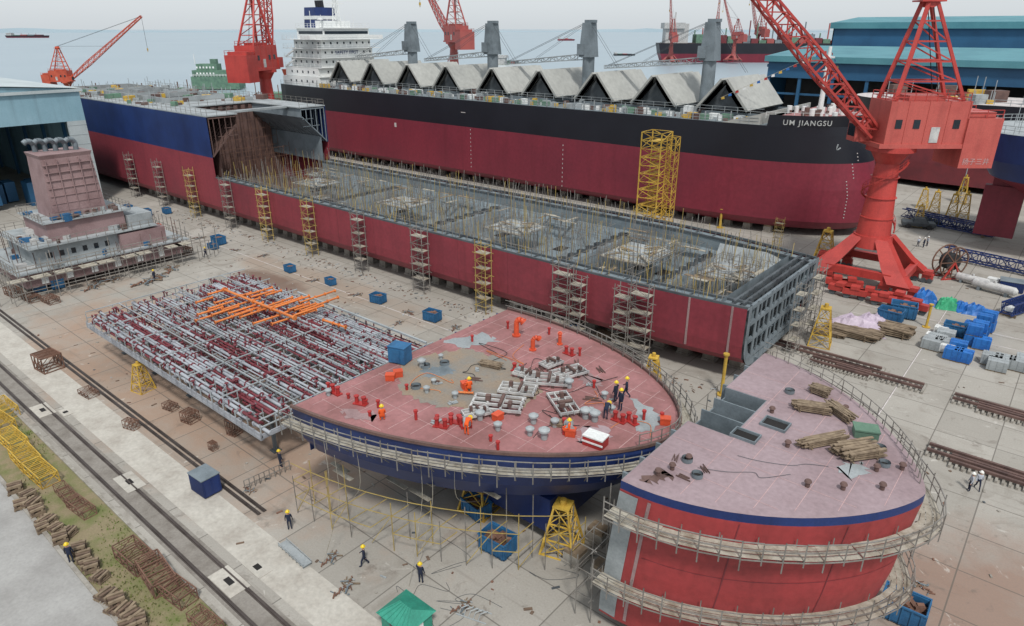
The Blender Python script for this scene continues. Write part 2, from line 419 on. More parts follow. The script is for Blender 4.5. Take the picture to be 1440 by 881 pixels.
q=M(); q.rail(far[18:],1.1,1.6,w=.06); q.build('rail_posts','pole_grey',e2,world=True)
e3=T('supporting_scaffold','yellow and grey pole scaffold standing under the navy bow','scaffolding',(-36,28,0))
q=M();g=M()
line=resample(bow_outline(X0,L1*.97,BB*.97,36.5,0,sh=.1)[:20],1.9)
for k,p in enumerate(line[:13]):
    for d in (0,1.6):
        t=q if rnd()<.6 else g
        if rnd()<.8: t.bar((p.x,p.y+d-1.1,0),(p.x,p.y+d-1.1,ru(3.,6.5)),.05)
    if k:
        o=line[k-1]
        for z in (1.6,3.2,4.8):
            if rnd()<.7: q.bar((o.x,o.y-1.1,z),(p.x,p.y-1.1,z),.045)
        if k%2: q.bar((o.x,o.y-1.1,.2),(p.x,p.y-1.1,3.2),.045)
    for z in (1.6,3.2): q.bar((p.x,p.y-1.1,z),(p.x,p.y+.6,z),.045)
q.build('yellow_poles','pole_yellow',e3,world=True); g.build('grey_poles','pole_grey',e3,world=True)
for k in range(8):
    x=ru(-36,-24) if k%2 else ru(-42,-36); yy=25+ (x+42)*.3
    one('scaffold_board','plank',e3,lambda q:q.box((x,yy+ru(0,1),random.choice([3.3,4.9])),(2.2,.4,.05),0))

# ---------------------------------------------------------------- deck fittings (block one)
def fac_bollard():
    e=T('mooring_bollard','short red double mooring bollard on the ship deck','bollard',group='red bollards on the deck')
    q=M(); q.box((0,0,.05),(1.5,.7,.1)); q.build('base_plate','signal_red',e)
    for x in(-.42,.42):
        q=M(); q.cyl((x,0,.1),(x,0,.75),.2,.2,12); q.cyl((x,0,.75),(x,0,.85),.27,.27,12); q.build('post','signal_red',e)
    return e
many(fac_bollard,[(Y3(u,v,B1Z+.02),ru(-.4,.4),(.75,.75,.8)) for u,v in((472,553),(507,568),(620,600),(640,594),(800,498),(888,594),(728,522),(870,592))])
def fac_vent():
    e=T('mushroom_ventilator','grey mushroom ventilator standing on the deck','ventilator',group='mushroom ventilators on the deck')
    q=M(); q.cyl((0,0,0),(0,0,.75),.26,.26,12); q.build('pipe','steel_light',e)
    q=M(); q.cyl((0,0,.7),(0,0,.85),.46,.46,14); q.cyl((0,0,.85),(0,0,1.02),.46,.2,14); q.build('cap','steel_light',e)
    return e
many(fac_vent,[(Y3(u,v,B1Z+.02),0,(k,k,k)) for u,v,k in((600,552,.6),(750,595,.8),(745,612,.7),(765,617,.9),(836,592,.9),(823,588,.9),(800,545,.8),(675,590,.8),(640,560,.6),(462,556,.6),(700,605,.7),(850,560,.6),(780,600,.7),(610,540,.5),(593,516,.8),(620,505,.5),(860,580,.6))])
def fac_pipe():
    e=T('sounding_pipe','small red capped pipe standing on the deck','pipe',group='small red deck pipes')
    q=M(); q.cyl((0,0,0),(0,0,.6),.14,.14,10); q.cyl((0,0,.55),(0,0,.68),.2,.2,10); q.build('pipe','signal_red',e); return e
many(fac_pipe,[(Y3(u,v,B1Z+.02),0,(.8,.8,ru(.6,1.2))) for u,v in((462,548),(490,560),(515,569),(532,573),(615,595),(634,597),(648,600),(714,462),(772,470),(815,500),(905,590),(690,620),(585,590),(835,545),(793,600),(664,480),(572,548),(930,592),(520,585),(700,632))])
def fac_goose():
    e=T('gooseneck_ventilator','orange bent gooseneck ventilator on the ship deck','ventilator',group='orange gooseneck ventilators')
    q=M(); pts=[(0,0,0),(0,0,.9)]+[(.3-.3*math.cos(a),0,.9+.3*math.sin(a)) for a in (.6,1.2,1.8,2.4)]
    q.tube(pts,.2,10); q.build('bent_pipe','orange_red',e)
    q=M(); q.cyl((0,0,0),(0,0,.1),.34,.34,12); q.cyl((.5,0,1.12),(.6,0,1.02),.28,.28,12); q.build('flange','orange_red',e)
    return e
many(fac_goose,[(Y3(726,472,B1Z+.02),.4,(1.2,1.2,1.4)),(Y3(749,492,B1Z+.02),.9),(Y3(787,484,B1Z+.02),2.2,(.8,.8,.8)),(Y3(222,328,0),.4,(1.4,1.4,1.5)),(Y3(655,550,B1Z+.02),2,(.6,.6,.6))])
def fac_winch():
    e=T('winch_foundation','white and grey steel winch foundation frame on the deck','winch base',group='winch foundations on the deck')
    q=M()
    for y in(-1.1,-.35,.4,1.1): q.box((0,y,.35),(4.2,.13,.2))
    for x in(-2,-.8,.4,1.9): q.box((x,0,.36),(.16,2.4,.18))
    q.build('frame','white_dull',e)
    q=M()
    for x in(-1.9,-.6,.7,1.8):
        for y in(-1,0.,1): q.box((x,y,.12),(.3,.22,.24))
    q.box((-.8,.1,.7),(.4,.4,.4)); q.box((1.1,-.6,.7),(.3,.6,.3)); q.cyl((.3,-.8,.6),(.3,.9,.6),.16,.16,8)
    q.build('pedestals','brown_steel',e)
    return e
many(fac_winch,[(Y3(700,572,B1Z+.02),.5,(.95,.95,1)),(Y3(728,552,B1Z+.02),.45,(.7,.7,1)),(Y3(768,538,B1Z+.02),.55,(.85,.8,1)),(Y3(800,528,B1Z+.02),1.2,(.7,.7,1)),(Y3(792,572,B1Z+.02),-.6,(.8,.7,1)),(Y3(670,585,B1Z+.02),1.1,(.5,.5,1)),(Y3(740,530,B1Z+.02),.2,(.5,.5,1)),(Y3(775,515,B1Z+.02),1.4,(.45,.5,1))])
def fac_windlass():
    e=T('windlass_gypsy','grey chain windlass drum on red foundation','windlass',group='windlass drums')
    q=M(); q.box((0,0,.25),(1.6,1.2,.5)); q.build('foundation','signal_red',e)
    q=M(); q.cyl((0,-.7,.8),(0,.7,.8),.42,.42,14); q.cyl((0,-.75,.8),(0,-.65,.8),.6,.6,14); q.cyl((0,.65,.8),(0,.75,.8),.6,.6,14); q.build('drum','steel_light',e)
    return e
many(fac_windlass,[(Y3(800,608,B1Z+.02),.7,(.6,.6,.6)),(Y3(730,525,B1Z+.02),.2,(.5,.5,.5)),(Y3(655,600,B1Z+.02),1.,(.5,.5,.5))])
def fac_case():
    e=T('deck_cabinet','blue steel tool cabinet with a door','cabinet',group='blue tool cabinets')
    q=M(); q.bb(-1,1,-.7,.7,.1,1.9); q.bb(-1.05,1.05,-.75,.75,1.9,1.98); q.build('body','blue_bin',e)
    q=M(); q.bb(-.45,.45,-.76,-.71,.2,1.7); q.bb(.3,.36,-.82,-.76,.9,1.1); q.build('door','blue_bin',e)
    q=M()
    for x in(-.8,.8): q.bb(x-.1,x+.1,-.7,.7,0,.1)
    q.build('skid','steel_dark',e); return e
many(fac_case,[(Y3(563,508,B1Z+.02),.3,(.8,.9,.8)),(Y3(800,478,0),0,(.9,.9,1))])
q=M(); q.bb(-.75,.75,-.5,.5,0,.7,1); q.bb(-.78,.78,-.53,.53,.7,.8,0); q.bb(-.8,.8,-.55,-.5,.3,.42,0)
o=q.build('hose_box',['white_paint','signal_red'],None,Y3(837,625,B1Z+.02)); o.rotation_euler[2]=.1; tag(o,'red and white fire equipment box on the deck','box')
def fac_obox():
    q=M(); q.bb(-.4,.4,-.3,.3,0,.55); q.bb(-.43,.43,-.33,.33,.5,.62)
    return tag(q.build('tool_box','orange_red'),'small orange tool box on the deck','box','orange boxes')
many(fac_obox,[(Y3(u,v,B1Z+.02),ru(0,2),(.9,.9,.9)) for u,v in((549,534),(560,529),(655,545),(700,590),(802,612),(935,596))])
def fac_hatch():
    e=T('deck_manhole','small raised steel manhole coaming on the deck','hatch',group='deck manholes')
    q=M(); q.cyl((0,0,0),(0,0,.25),.42,.42,14,cap=False); q.cyl((0,0,0),(0,0,.25),.34,.34,14,cap=False); q.build('coaming','steel_primer',e)
    q=M(); q.cyl((0,0,.02),(0,0,.05),.34,.34,14); q.build('opening','hole_dark',e); return e
many(fac_hatch,[(Y3(u,v,B1Z+.02),0,(1,1,1)) for u,v in((598,516),(585,545),(625,512))]+[(Y3(u,v,12.02),0,(.8,.8,1)) for u,v in((1110,552),(1243,654),(980,670),(1208,612),(966,648),(1237,632))])
def fac_flat():
    q=M(); q.box((0,0,.04),(1.4,.9,.05)); q.box((.2,.1,.09),(1.0,.3,.05),0,.4); q.box((-.3,0,.14),(.16,1.1,.05),0,.2)
    return tag(q.build('loose_plate','steel_light'),'loose steel plates lying on the ship deck','plate','loose plates on deck')
many(fac_flat,[(Y3(ru(600,860),ru(510,600),B1Z+.02),ru(0,3),(k,k*ru(.4,1),1)) for k in [ru(.3,.7) for _ in range(14)]])
def fac_bar():
    q=M()
    for k in range(4): q.box((ru(-.2,.2),k*.22,.05),(ru(1.2,2.4),.08,.08),0,ru(-.2,.2))
    return tag(q.build('loose_bars','brown_steel'),'loose rusty steel bars lying on the ship deck','bars','loose bars on deck')
many(fac_bar,[(Y3(ru(560,860),ru(510,600),B1Z+.02),ru(0,3),(k,k,1)) for k in [ru(.3,.7) for _ in range(10)]]+[(Y3(ru(950,1230),ru(640,680),12.02),ru(0,3),(.4,.4,1)) for _ in range(3)])
def hose(pts,r,k,label,name='hose',grp=None):
    P=[Vector(p) for p in pts]; out=[]
    for i in range(len(P)-1):
        p0=P[max(i-1,0)];p1=P[i];p2=P[i+1];p3=P[min(i+2,len(P)-1)]
        for j in range(6):
            t=j/6.; out.append(.5*((2*p1)+(p2-p0)*t+(2*p0-5*p1+4*p2-p3)*t*t+(3*p1-p0-3*p2+p3)*t**3))
    out.append(P[-1]); q=M()
    for a,b in zip(out,out[1:]): q.cyl(a,b,r,None,5,0,False)
    return tag(q.build(name,k,None,tuple(out[0]),world=True),label,'hose' if name=='hose' else 'rope',grp)
for k in range(12):
    u,v=ru(600,880),ru(500,610); pts=[]
    for j in range(6): pts.append(Y3(u,v,B1Z+.07)); u+=ru(-40,40);v+=ru(-18,18)
    pts=[p for p in pts if inb(p[0],p[1],.2)]
    if len(pts)>2: hose(pts,.022,'cable_black' if k%3 else 'orange_pipe','thin hose snaking over the pink deck',grp='hoses on the deck')
for k in range(2):
    u,v=ru(980,1060),ru(640,670); pts=[]
    for j in range(5): pts.append(Y3(u,v,12.05)); u+=ru(10,50);v+=ru(-8,8)
    hose(pts,.015,'steel_dark','thin hose snaking over the mauve deck',grp='hoses on the deck')
for k in range(6):
    u,v=ru(600,800),ru(790,860); pts=[]
    for j in range(6): pts.append(Y3(u,v,.03)); u+=ru(-45,45);v+=ru(-20,20)
    hose(pts,.015,'steel_dark','thin dark welding hose lying on the concrete',grp='hoses on the ground')
for (u,v,u2,v2) in((470,690,455,790),(590,640,575,825),(605,640,590,790),(640,645,700,700),(500,625,470,720),(455,620,430,690)):
    a=Y3(u,min(v,640),8.6); b=Y3(u2,v2,.05); m=((a[0]+b[0])/2,(a[1]+b[1])/2,2.2)
    hose([a,(a[0],a[1],5),m,b],.02,'plank','pale rope hanging from the bow scaffold','rope','ropes hanging from the bow')

# ---------------------------------------------------------------- bow block two (red)
B2Z=12.0; XA=-16.1
e=T('bow_block','red bow block with mauve deck and navy edge stripe','ship block',(-10,40,0))
def b2(z,fB,fL,dx=0.): return bow_outline(XA+dx,13.7*fL,10.9*fB,39.9,z,sh=-.075,p=1.8,e=.7)
lv=[b2(1.3,.985,.955,-1.0),b2(3,.995,.98,-.9),b2(6,1.0,1.0,-.6),b2(9,1,1.,-.3),b2(11.45,1,1),b2(B2Z,1,1.0)]
q=M(); q.loft(lv,[0,0,0,0,1],closed=False,cap0=0); q.build('hull_plating',['bow_red','navy_paint'],e,world=True)
n0,n1=37.4,43.4
dk=[(p[0],p[1],B2Z+.004) for p in lv[-1]]+[(XA,n1,B2Z+.004),(-13.1,n1,B2Z+.004),(-13.1,n0,B2Z+.004),(XA,n0,B2Z+.004)]
q=M(); q.poly(dk); q.build('deck','deck_mauve',e,world=True)
q=M()
q.bb(XA+.01,-13.1,n0,n1,9.2,9.3)
for y in (n0-.06,n0+2.,n0+4.,n1-.06): q.bb(XA,-13.1,y,y+.1,9.3,11.99)
q.bb(-13.16,-13.06,n0+.05,n1-.07,9.3,11.98); q.bb(XA,XA+.08,n0+.05,n1-.07,9.3,11.2)
for y in (n0+.9,n0+3,n0+5): q.bb(XA+.1,-13.2,y,y+.06,9.3,10.2)
q.build('open_compartment','steel_primer',e,world=True)
q=M()
for a,b in((29.3,n0),(n1,50.5)): q.bb(XA-.06,XA,a,b,1.4,11.95)
q.bb(XA-.06,XA,n0,n1,1.4,9.3)
for y in range(30,51,2):
    if not(n0<y<n1): q.bb(XA-.5,XA-.06,y,y+.15,2,11.8)
for z in (4.,7.,9.2): q.bb(XA-.6,XA-.06,29.6,50,z,z+.12)
q.build('aft_bulkhead','steel_primer',e,world=True)
q=M()
def shellpatch(t0,t1,z0,z1):
    n=12
    def at(t,z):
        for A,B in zip(lv,lv[1:]):
            if A[0][2]<=z<=B[0][2]+1e-6:
                f=(z-A[0][2])/(B[0][2]-A[0][2]); break
        def pa(Lv):
            k=t*22; i=min(int(k),21); a=Vector(Lv[i]);b=Vector(Lv[i+1]); return a.lerp(b,k-i)
        return pa(A).lerp(pa(B),f)
    G=[]
    for i in range(n+1):
        t=t0+(t1-t0)*i/n; col=[]
        for j in range(9):
            z=z0+(z1-z0)*j/8; p=at(t,z); p2=at(min(t+.01,1),z); d=(p2-p); nrm=Vector((d.y,-d.x,0)).normalized(); col.append(p+nrm*.03)
        G.append(col)
    for i in range(n):
        for j in range(8): q.poly([G[i][j],G[i+1][j],G[i+1][j+1],G[i][j+1]])
shellpatch(0,.05,1.5,11.3)
q.build('primer_strip','steel_light',e,world=True)
q=M(); shellpatch(.075,.084,1.6,11.3); q.build('primer_strip','mauve_primer',e,world=True)
q=M(); shellpatch(.3,.303,1.6,11.3); q.build('weld_seam','antifouling_dark',e,world=True)
q=M(); shellpatch(.6,.603,1.6,11.3); q.build('weld_seam','antifouling_dark',e,world=True)
q=M(); shellpatch(.09,.95,7.2,7.24); q.build('weld_seam','antifouling_dark',e,world=True)
q=M()
for k in range(6):
    x=-12.9+k*1.8; t=(x-XA)/13.7; w=10.7*(1-t**1.8)**.72-.5; yc=39.9-.075*13.7*t; q.bb(x,x+.03,yc-w,yc+w,B2Z+.008,B2Z+.011)
for k in range(6):
    y=32.2+k*2.9; xx=-4
    while xx>XA+1 and abs(y-(39.9-.075*(xx-XA)))>10.7*max(0,1-((xx-XA)/13.7)**1.8)**.72-.5: xx-=.2
    q.bb((-13 if n0<y<n1 else XA+.1),xx,y,y+.03,B2Z+.012,B2Z+.015)
q.build('deck_seam_lines','line_faint',e,world=True)
for (u,v,w,d) in((1048,614,1.5,1.0),(1090,598,1.5,1.1)):
    x,y=Y(u,v,B2Z); q=M()
    q.bb(x-w/2,x+w/2,y-d/2,y+d/2,B2Z+.017,B2Z+.02,1)
    for a,b,c,dd in((x-w/2-.08,x-w/2,y-d/2-.08,y+d/2+.08),(x+w/2,x+w/2+.08,y-d/2-.08,y+d/2+.08),(x-w/2,x+w/2,y-d/2-.08,y-d/2),(x-w/2,x+w/2,y+d/2,y+d/2+.08)): q.bb(a,b,c,dd,B2Z,B2Z+.2,0)
    q.build('deck_opening',['steel_primer','hole_dark'],e,world=True)
blotch(((900,672),(930,662),(945,672),(920,680)),B2Z+.02,'brown_steel',e,'bare_deck_patch')
blotch(((1180,655),(1215,650),(1220,668),(1190,672)),B2Z+.02,'steel_light',e,'bare_deck_patch')
for z,l in((10.2,'upper'),(5.0,'lower')):
    walkway('scaffold_walkway',b2(0,1.0,1.0,-.2 if z>8 else -.7),z,'%s plank scaffold walkway hung round the red bow block'%l,step=1.0,down=.9)
e2=T('guard_rail','thin grey guard rail along the mauve deck edge','railing',(-6,48,B2Z))
q=M(); q.rail(b2(B2Z,.97,.98)[24:],1.1,1.3,w=.05); q.build('rail_posts','pole_grey',e2,world=True)
e3=T('supporting_scaffold','grey pole scaffold standing against the red bow block','scaffolding',(-17,34,0))
q=M()
for k in range(12):
    y=29+k*1.8
    for x in (-17.6,-18.8): q.bar((x,y,0),(x,y,ru(5,9.5)),.055)
    for z in (2,4,6): q.bar((-18.9,y,z),(-17.4,y,z),.045)
for z in (2,4,6):
    for x in(-17.6,-18.8): q.bar((x,28.6,z),(x,50,z),.045)
q.build('poles','pole_grey',e3,world=True)
def fac_ms():
    q=M(); q.cyl((0,0,0),(0,0,.45),.17,.17,10); q.cyl((0,0,.4),(0,0,.55),.27,.2,12)
    return tag(q.build('vent_stub','brown_steel'),'short brown vent stub on the mauve deck','vent','vent stubs on the mauve deck')
many(fac_ms,[(Y3(u,v,B2Z+.02),0,(.8,.8,.8)) for u,v in((1188,578),(1140,572),(1155,552),(1240,688),(1185,688),(1135,684),(1268,660),(1107,628),(925,668),(968,648),(1085,580),(1232,662),(945,660))])
def fac_tstack():
    e=T('timber_stack','stack of weathered grey scaffold planks','timber stack',group='plank stacks')
    q=M()
    for l in range(4):
        for j in range(6):
            q.box((ru(-.4,.4),-.75+j*.3+ru(-.04,.04),.16+l*.13),(3.6,.22,.07),0,ru(-.07,.07))
        for x in(-1.2,1.2): q.box((x,0,.07+l*.13+.06 if l else .05),(.12,1.8,.06))
    q.build('planks','timber',e); return e
many(fac_tstack,[(Y3(1156,625,B2Z+.01),1.0,(.85,.4,1)),(Y3(1205,640,B2Z+.01),.95,(.7,.85,1.2)),(Y3(1180,584,B2Z+.01),-.6,(.6,.45,1)),(Y3(1140,578,B2Z+.01),.4,(.6,.5,1)),(Y3(1152,554,B2Z+.01),-.1,(.35,.5,1)),
  (Y3(690,515,B1Z+.01),.3,(.5,.5,.6)),(Y3(790,598,B1Z+.01),.6,(.4,.5,.5))])
q=M(); q.bb(-.7,.7,-.5,.5,0,.5); q.bb(-.75,.75,-.55,.55,.5,.6); o=q.build('cable_box','green_dull',None,Y3(1216,612,B2Z+.02)); o.rotation_euler[2]=.4; tag(o,'dull green steel cable box on the mauve deck','box')

# ---------------------------------------------------------------- pipe module
e=T('pipe_rack_module','long raised module of grey pipes and maroon valves','pipe module',(-66,34,0))
mx0,mx1,my0,my1=-85,-48,24.3,44.5
q=M()
for k in range(10):
    x=mx0+k*(mx1-mx0)/9; q.bar((x,my0,4.0),(x,my1,4.0),.3)
for k in range(7):
    y=my0+k*(my1-my0)/6; q.bar((mx0,y,3.8),(mx1,y,3.8),.3)
q.bb(mx0,mx1,my0-.12,my0,3.9,4.3); q.bb(mx1,mx1+.12,my0,my1,3.9,4.3)
for k in range(38):
    x=mx0+k; q.bb(x,x+.08,my0-.2,my0-.12,3.7,4.5)
q.build('base_frame','pipe_grey',e,world=True)
for k in range(5):
    for j in range(3):
        x=mx0+2+k*8;y=my0+2.6+j*8.2; one('support_leg','steel_dark',e,lambda q:(q.bar((x,y,0),(x,y,3.9),.28),q.bb(x-.4,x+.4,y-.4,y+.4,0,.1)))
q=M();r=M();st=M()
y=my0+.3; cnt=0
while y<my1-.3:
    rad=random.choice([.07,.09,.12,.16])
    for lev in(4.6,5.05):
        if rnd()<.85:
            a=mx0+ru(-.6,3);b=mx1-ru(-1.,3)
            cur=a
            while cur<b-2:
                nx=min(b,cur+ru(6,18)); t=r if rnd()<.28 else q
                t.cyl((cur,y,lev),(nx,y,lev),rad,None,8)
                for f in range(int((nx-cur)/2.2)):
                    fx=cur+f*2.2+ru(0,.6); (r if rnd()<.6 else q).cyl((fx,y,lev),(fx+.1,y,lev),rad*1.7,None,8)
                cur=nx+ru(.2,.8)
    y+=ru(.3,.46)
q.build('grey_pipes','pipe_grey',e,world=True)
for k in range(19):
    x=mx0+k*2.05
    st.bar((x,my0,4.85),(x,my1,4.85),.1)
    for j in range(14):
        yy=my0+j*1.5; st.bar((x,yy,4.1),(x,yy,ru(4.9,5.7)),.08)
    if k%3==0: st.bar((x,my0,5.6),(x,my1,5.6),.1)
for yy in (28,35,41): st.bar((mx0,yy,5.6),(mx1,yy,5.6),.1)
st.bar((mx0+14,my1-1,5.9),(mx1,my1-1,5.9),.2)
st.rail([(mx0+4,31,5.6),(mx0+20,31,5.6)],.8,1.2,w=.05); st.rail([(mx0+16,38,5.6),(mx1,38,5.6)],.8,1.2,w=.05)
st.build('pipe_supports','steel_light',e,world=True)
for k in range(560):
    x=mx0+round(ru(0,37)/1.02)*1.02;yy=ru(my0,my1); h=ru(.1,.45); r.cyl((x,yy,4.9),(x,yy,5.1+h),.08,.08,6)
    if rnd()<.4: r.cyl((x,yy,5.1+h),(x,yy,5.15+h),.2,.2,8)
r.build('maroon_valves','pipe_maroon',e,world=True,stuff=True)
def fac_opipe():
    e=T('orange_pipe','orange flanged steel pipe laid on the pipe module','pipe',group='orange pipes laid on the module')
    q=M(); q.cyl((-3,0,0),(3,0,0),.12,None,10); q.build('pipe','orange_pipe',e)
    for x in(-3.,-.4,1.2,2.9): q=M(); q.cyl((x,0,0),(x+.1,0,0),.22,None,10); q.build('flange','orange_pipe',e)
    return e
pl=[]
for k in range(26):
    u=285+k*6.6+ru(-4,4); v=418+ru(-14,24)+(k%3)*5; pl.append((Y3(u,v,6.0+.25*(k%2)),math.pi/2+ru(-.06,.06),(ru(.35,.95),1,1)))
pl.append((Y3(362,426,6.6),0.03,(2.4,1.3,1.3)))
pl+= [(Y3(655,552,B1Z+.2),.6,(.2,.7,.7)),(Y3(470,455,5.9),.1,(.6,1,1))]
many(fac_opipe,pl)

# ---------------------------------------------------------------- hull under construction
NY,FY=65.,92.
e=T('ship_hull_under_construction','long open red hull under construction on keel blocks','ship',(-110,78,0))
def sect(x,z):
    k=max(0.,(x+50)/28.); k=min(k,1)
    bil={1.5:2.6,1.7:1.5,2.3:.6,3.2:.1}.get(z,0.)*(1+1.1*k)
    return NY+bil+1.3*k*k*k, FY-bil-4.0*k*k
xs=[-215,-200,-185,-170,-150,-130]+[-130+k*6 for k in range(1,15)]+[-42,-38,-34,-30,-27,-25,-23.4]
zs=[1.5,1.7,2.3,3.2,4.6,9.0]
q=M()
for sd in(0,1):
    for (x0,x1) in zip(xs,xs[1:]):
        for (z0,z1) in zip(zs,zs[1:]):
            p=[(x0,sect(x0,z0)[sd],z0),(x1,sect(x1,z0)[sd],z0),(x1,sect(x1,z1)[sd],z1),(x0,sect(x0,z1)[sd],z1)]
            q.add(p if sd==0 else p[::-1],[(0,1,2,3)],0,False)
for (x0,x1) in zip(xs,xs[1:]):
    q.poly([(x0,sect(x0,1.5)[1],1.5),(x1,sect(x1,1.5)[1],1.5),(x1,sect(x1,1.5)[0],1.5),(x0,sect(x0,1.5)[0],1.5)],0)
q.build('shell_plating','antifouling_red',e,world=True)
for k in range(9):
    x=-128+k*9.1; one('weld_seam','antifouling_dark',e,lambda q:q.bb(x,x+.05,NY-.012,NY-.002,3.2,9))
for x in(-25.,-29.7): 
    yy=sect(x,5)[0]; one('primer_strip','mauve_primer',e,lambda q:q.bb(x,x+.22,yy-.06,yy+.1,3.4,9.))
q=M()
for x0,x1 in zip(xs[5:],xs[6:]):
    n=sect(x0,9)[0];n1=sect(x1,9)[0];f=sect(x0,9)[1];f1=sect(x1,9)[1]
    P=lambda o,z,a,b,sg:[(x0,a+sg*o[0],z[0]),(x1,b+sg*o[0],z[0]),(x1,b+sg*o[1],z[1]),(x0,a+sg*o[1],z[1])]
    for a,b,sg in((n,n1,1),(f,f1,-1)):
        q.poly(P((.25,2.2),(8.8,8.8),a,b,sg)); q.poly(P((2.2,2.2),(8.8,7.2),a,b,sg)); q.poly(P((2.2,5.0),(7.2,4.2),a,b,sg))
    q.poly([(x0,n+5.,4.2),(x1,n1+5.,4.2),(x1,f1-5.,4.2),(x0,f-5.,4.2)])
q.build('inner_hull','tank_steel',e,world=True)
q=M()
for a,b in zip(xs[5:],xs[6:]):
    for i,sg in((0,1),(1,-1)):
        for o,z in((.15,9.1),(2.2,8.95)): q.bar((a,sect(a,9)[i]+sg*o,z),(b,sect(b,9)[i]+sg*o,z),.26)
x=-130.
while x<-24:
    n,f=sect(x,9)
    for a,sg in((n,1),(f,-1)): q.bar((x,a+sg*.2,8.9),(x,a+sg*2.2,8.9),.14)
    x+=2.7
q.build('rim_stiffeners','steel_dark',e,world=True)
for hx in (-124,-112,-97,-85,-72,-60,-46,-42):
    for hy in (74.5,83.5): one('tank_top_opening','hole_dark',e,lambda q:q.bb(hx-.9,hx+.9,hy-1.3,hy+1.3,4.205,4.22))
for bx in(-103.5,-77.5,-51.5,-37):
    q=M(); n,f=sect(bx,9)
    q.loft([[(bx-2,n+3,4.2),(bx+2,n+3,4.2),(bx+2,f-3,4.2),(bx-2,f-3,4.2)],[(bx-.9,n+2.2,6.8),(bx+.9,n+2.2,6.8),(bx+.9,f-2.2,6.8),(bx-.9,f-2.2,6.8)]],[0],cap1=0,sm=False)
    q.build('bulkhead_stool','steel_primer',e,world=True)
    q=M(); y=n+3; pts=[]
    k=0
    while y<f-3: pts.append((bx+(.4 if k%4 in(1,2) else -.4),y)); y+=.75 if k%2 else .35; k+=1
    for a,b in zip(pts,pts[1:]): q.poly([(a[0],a[1],6.8),(b[0],b[1],6.8),(b[0],b[1],7.4),(a[0],a[1],7.4)])
    q.build('corrugated_bulkhead','steel_dark',e,world=True)
q=M()
n,f=sect(-28,9); x0,x1=-36,-25.7
q.poly([(x0,n+5,4.3),(x1,n+5,7.0),(x1,f-5,7.0),(x0,f-5,4.3)])
q.poly([(x0,f-5,4.3),(x1,f-5,7.0),(x1,f-2,8.8),(x0,f-2,8.8)]); q.poly([(x0,n+5,4.3),(x1,n+5,7.0),(x1,n+2,8.8),(x0,n+2,8.8)])
q.build('sloping_tank_top','steel_light',e,world=True)
n,f=sect(-23.4,9); 
def arc_sec(x,inset,r=3.2):
    a=n+inset;b=f-inset; z0=1.5+inset
    pts=[(x,a,9.3)]
    for k in range(8): t=k/7*math.pi/2; pts.append((x,a+r-r*math.cos(t),z0+r-r*math.sin(t)))
    for k in range(8): t=k/7*math.pi/2; pts.append((x,b-r+r*math.sin(t),z0+r-r*math.cos(t)))
    pts.append((x,b,9.3)); return pts
q=M(); q.poly(arc_sec(-26.4,.3)); q.build('end_bulkhead','steel_primer',e,world=True)
for x in(-25.2,-24.2,-23.2):
    q=M()
    A=arc_sec(x,.05);B=arc_sec(x,.9,2.8)
    for k in range(len(A)-1): 
        q.poly([A[k],A[k+1],B[k+1],B[k]]); q.poly([B[k],B[k+1],(B[k+1][0]-.25,B[k+1][1],B[k+1][2]),(B[k][0]-.25,B[k][1],B[k][2])])
    y=n+2.2; j=0
    while y<f-1.4:
        z0=1.7 if n+3<y<f-3 else 3.0
        q.bb(x-.05,x+.05,y,y+(.55 if j%3==0 else .16),z0,9.2); y+=1.35; j+=1
    for z in(3.0,5.1,7.2,9.1): q.bb(x-.3,x+.02,n+.9,f-.9,z,z+.1); q.bb(x-.04,x+.04,n+.9,f-.9,z-.35,z)
    q.build('web_frame','steel_dark' if x<-23.5 else 'steel_primer',e,world=True)
AX0,AX1=-215.,-130.
q=M()
q.bb(AX0,AX1,NY-.0,NY+.12,9,12.9,0); q.bb(AX0,AX1,NY,NY+.12,12.9,20.5,1); q.build('aft_side_shell',['antifouling_red','navy_paint'],e,world=True)
q=M(); q.bb(AX0,AX1,FY-.12,FY,9,12.9,0); q.bb(AX0,AX1,FY-.12,FY,12.9,20.5,1)
q.build('aft_side_shell',['antifouling_red','navy_paint'],e,world=True)
for (a,sg,mt) in((NY+.14,1,'brown_steel'),(FY-.14,-1,'steel_primer')):
    q=M()
    for (p,pz),(r2,rz) in (((0,13.),(6,18.6)),((6,18.6),(6,20.4))):
        q.poly([(AX0,a+sg*p,pz),(AX1+.1,a+sg*p,pz),(AX1+.1,a+sg*r2,rz),(AX0,a+sg*r2,rz)])
    q.poly([(AX0,a+sg*1.6,8.9),(AX1,a+sg*1.6,8.9),(AX1,a+sg*1.6,14.2),(AX0,a+sg*1.6,14.2)])
    k=-130.
    while k>-152:
        q.bar((k,a+sg*.2,13.1),(k,a+sg*5.9,18.7),.2); q.bar((k,a+sg*.3,13),(k,a+sg*.3,20.3),.16); q.bar((k,a+sg*.3,20.2),(k,a+sg*5.9,20.2),.2); k-=1.3
    for w in (1.2,2.4,3.6,4.8): q.bar((AX1,a+sg*w,13.3+w*.93),(AX1,a+sg*w,20.3),.14)
    for w in (2,3.5,5): q.bar((AX1+.05,a+sg*(w-1.8),13.2+w),(AX1+.05,a+sg*5.9,13.2+w),.1) if w>3 else None
    q.build('topside_tank',mt,e,world=True)
q=M()
for sg,a in((1,NY),(-1,FY)): q.add([(AX0,a,20.5),(AX1,a,20.5),(AX1,a+sg*6.5,20.5),(AX0,a+sg*6.5,20.5),(AX0,a,20.7),(AX1,a,20.7),(AX1,a+sg*6.5,20.7),(AX0,a+sg*6.5,20.7)],[(4,5,6,7),(0,1,5,4),(1,2,6,5),(2,3,7,6)],0)
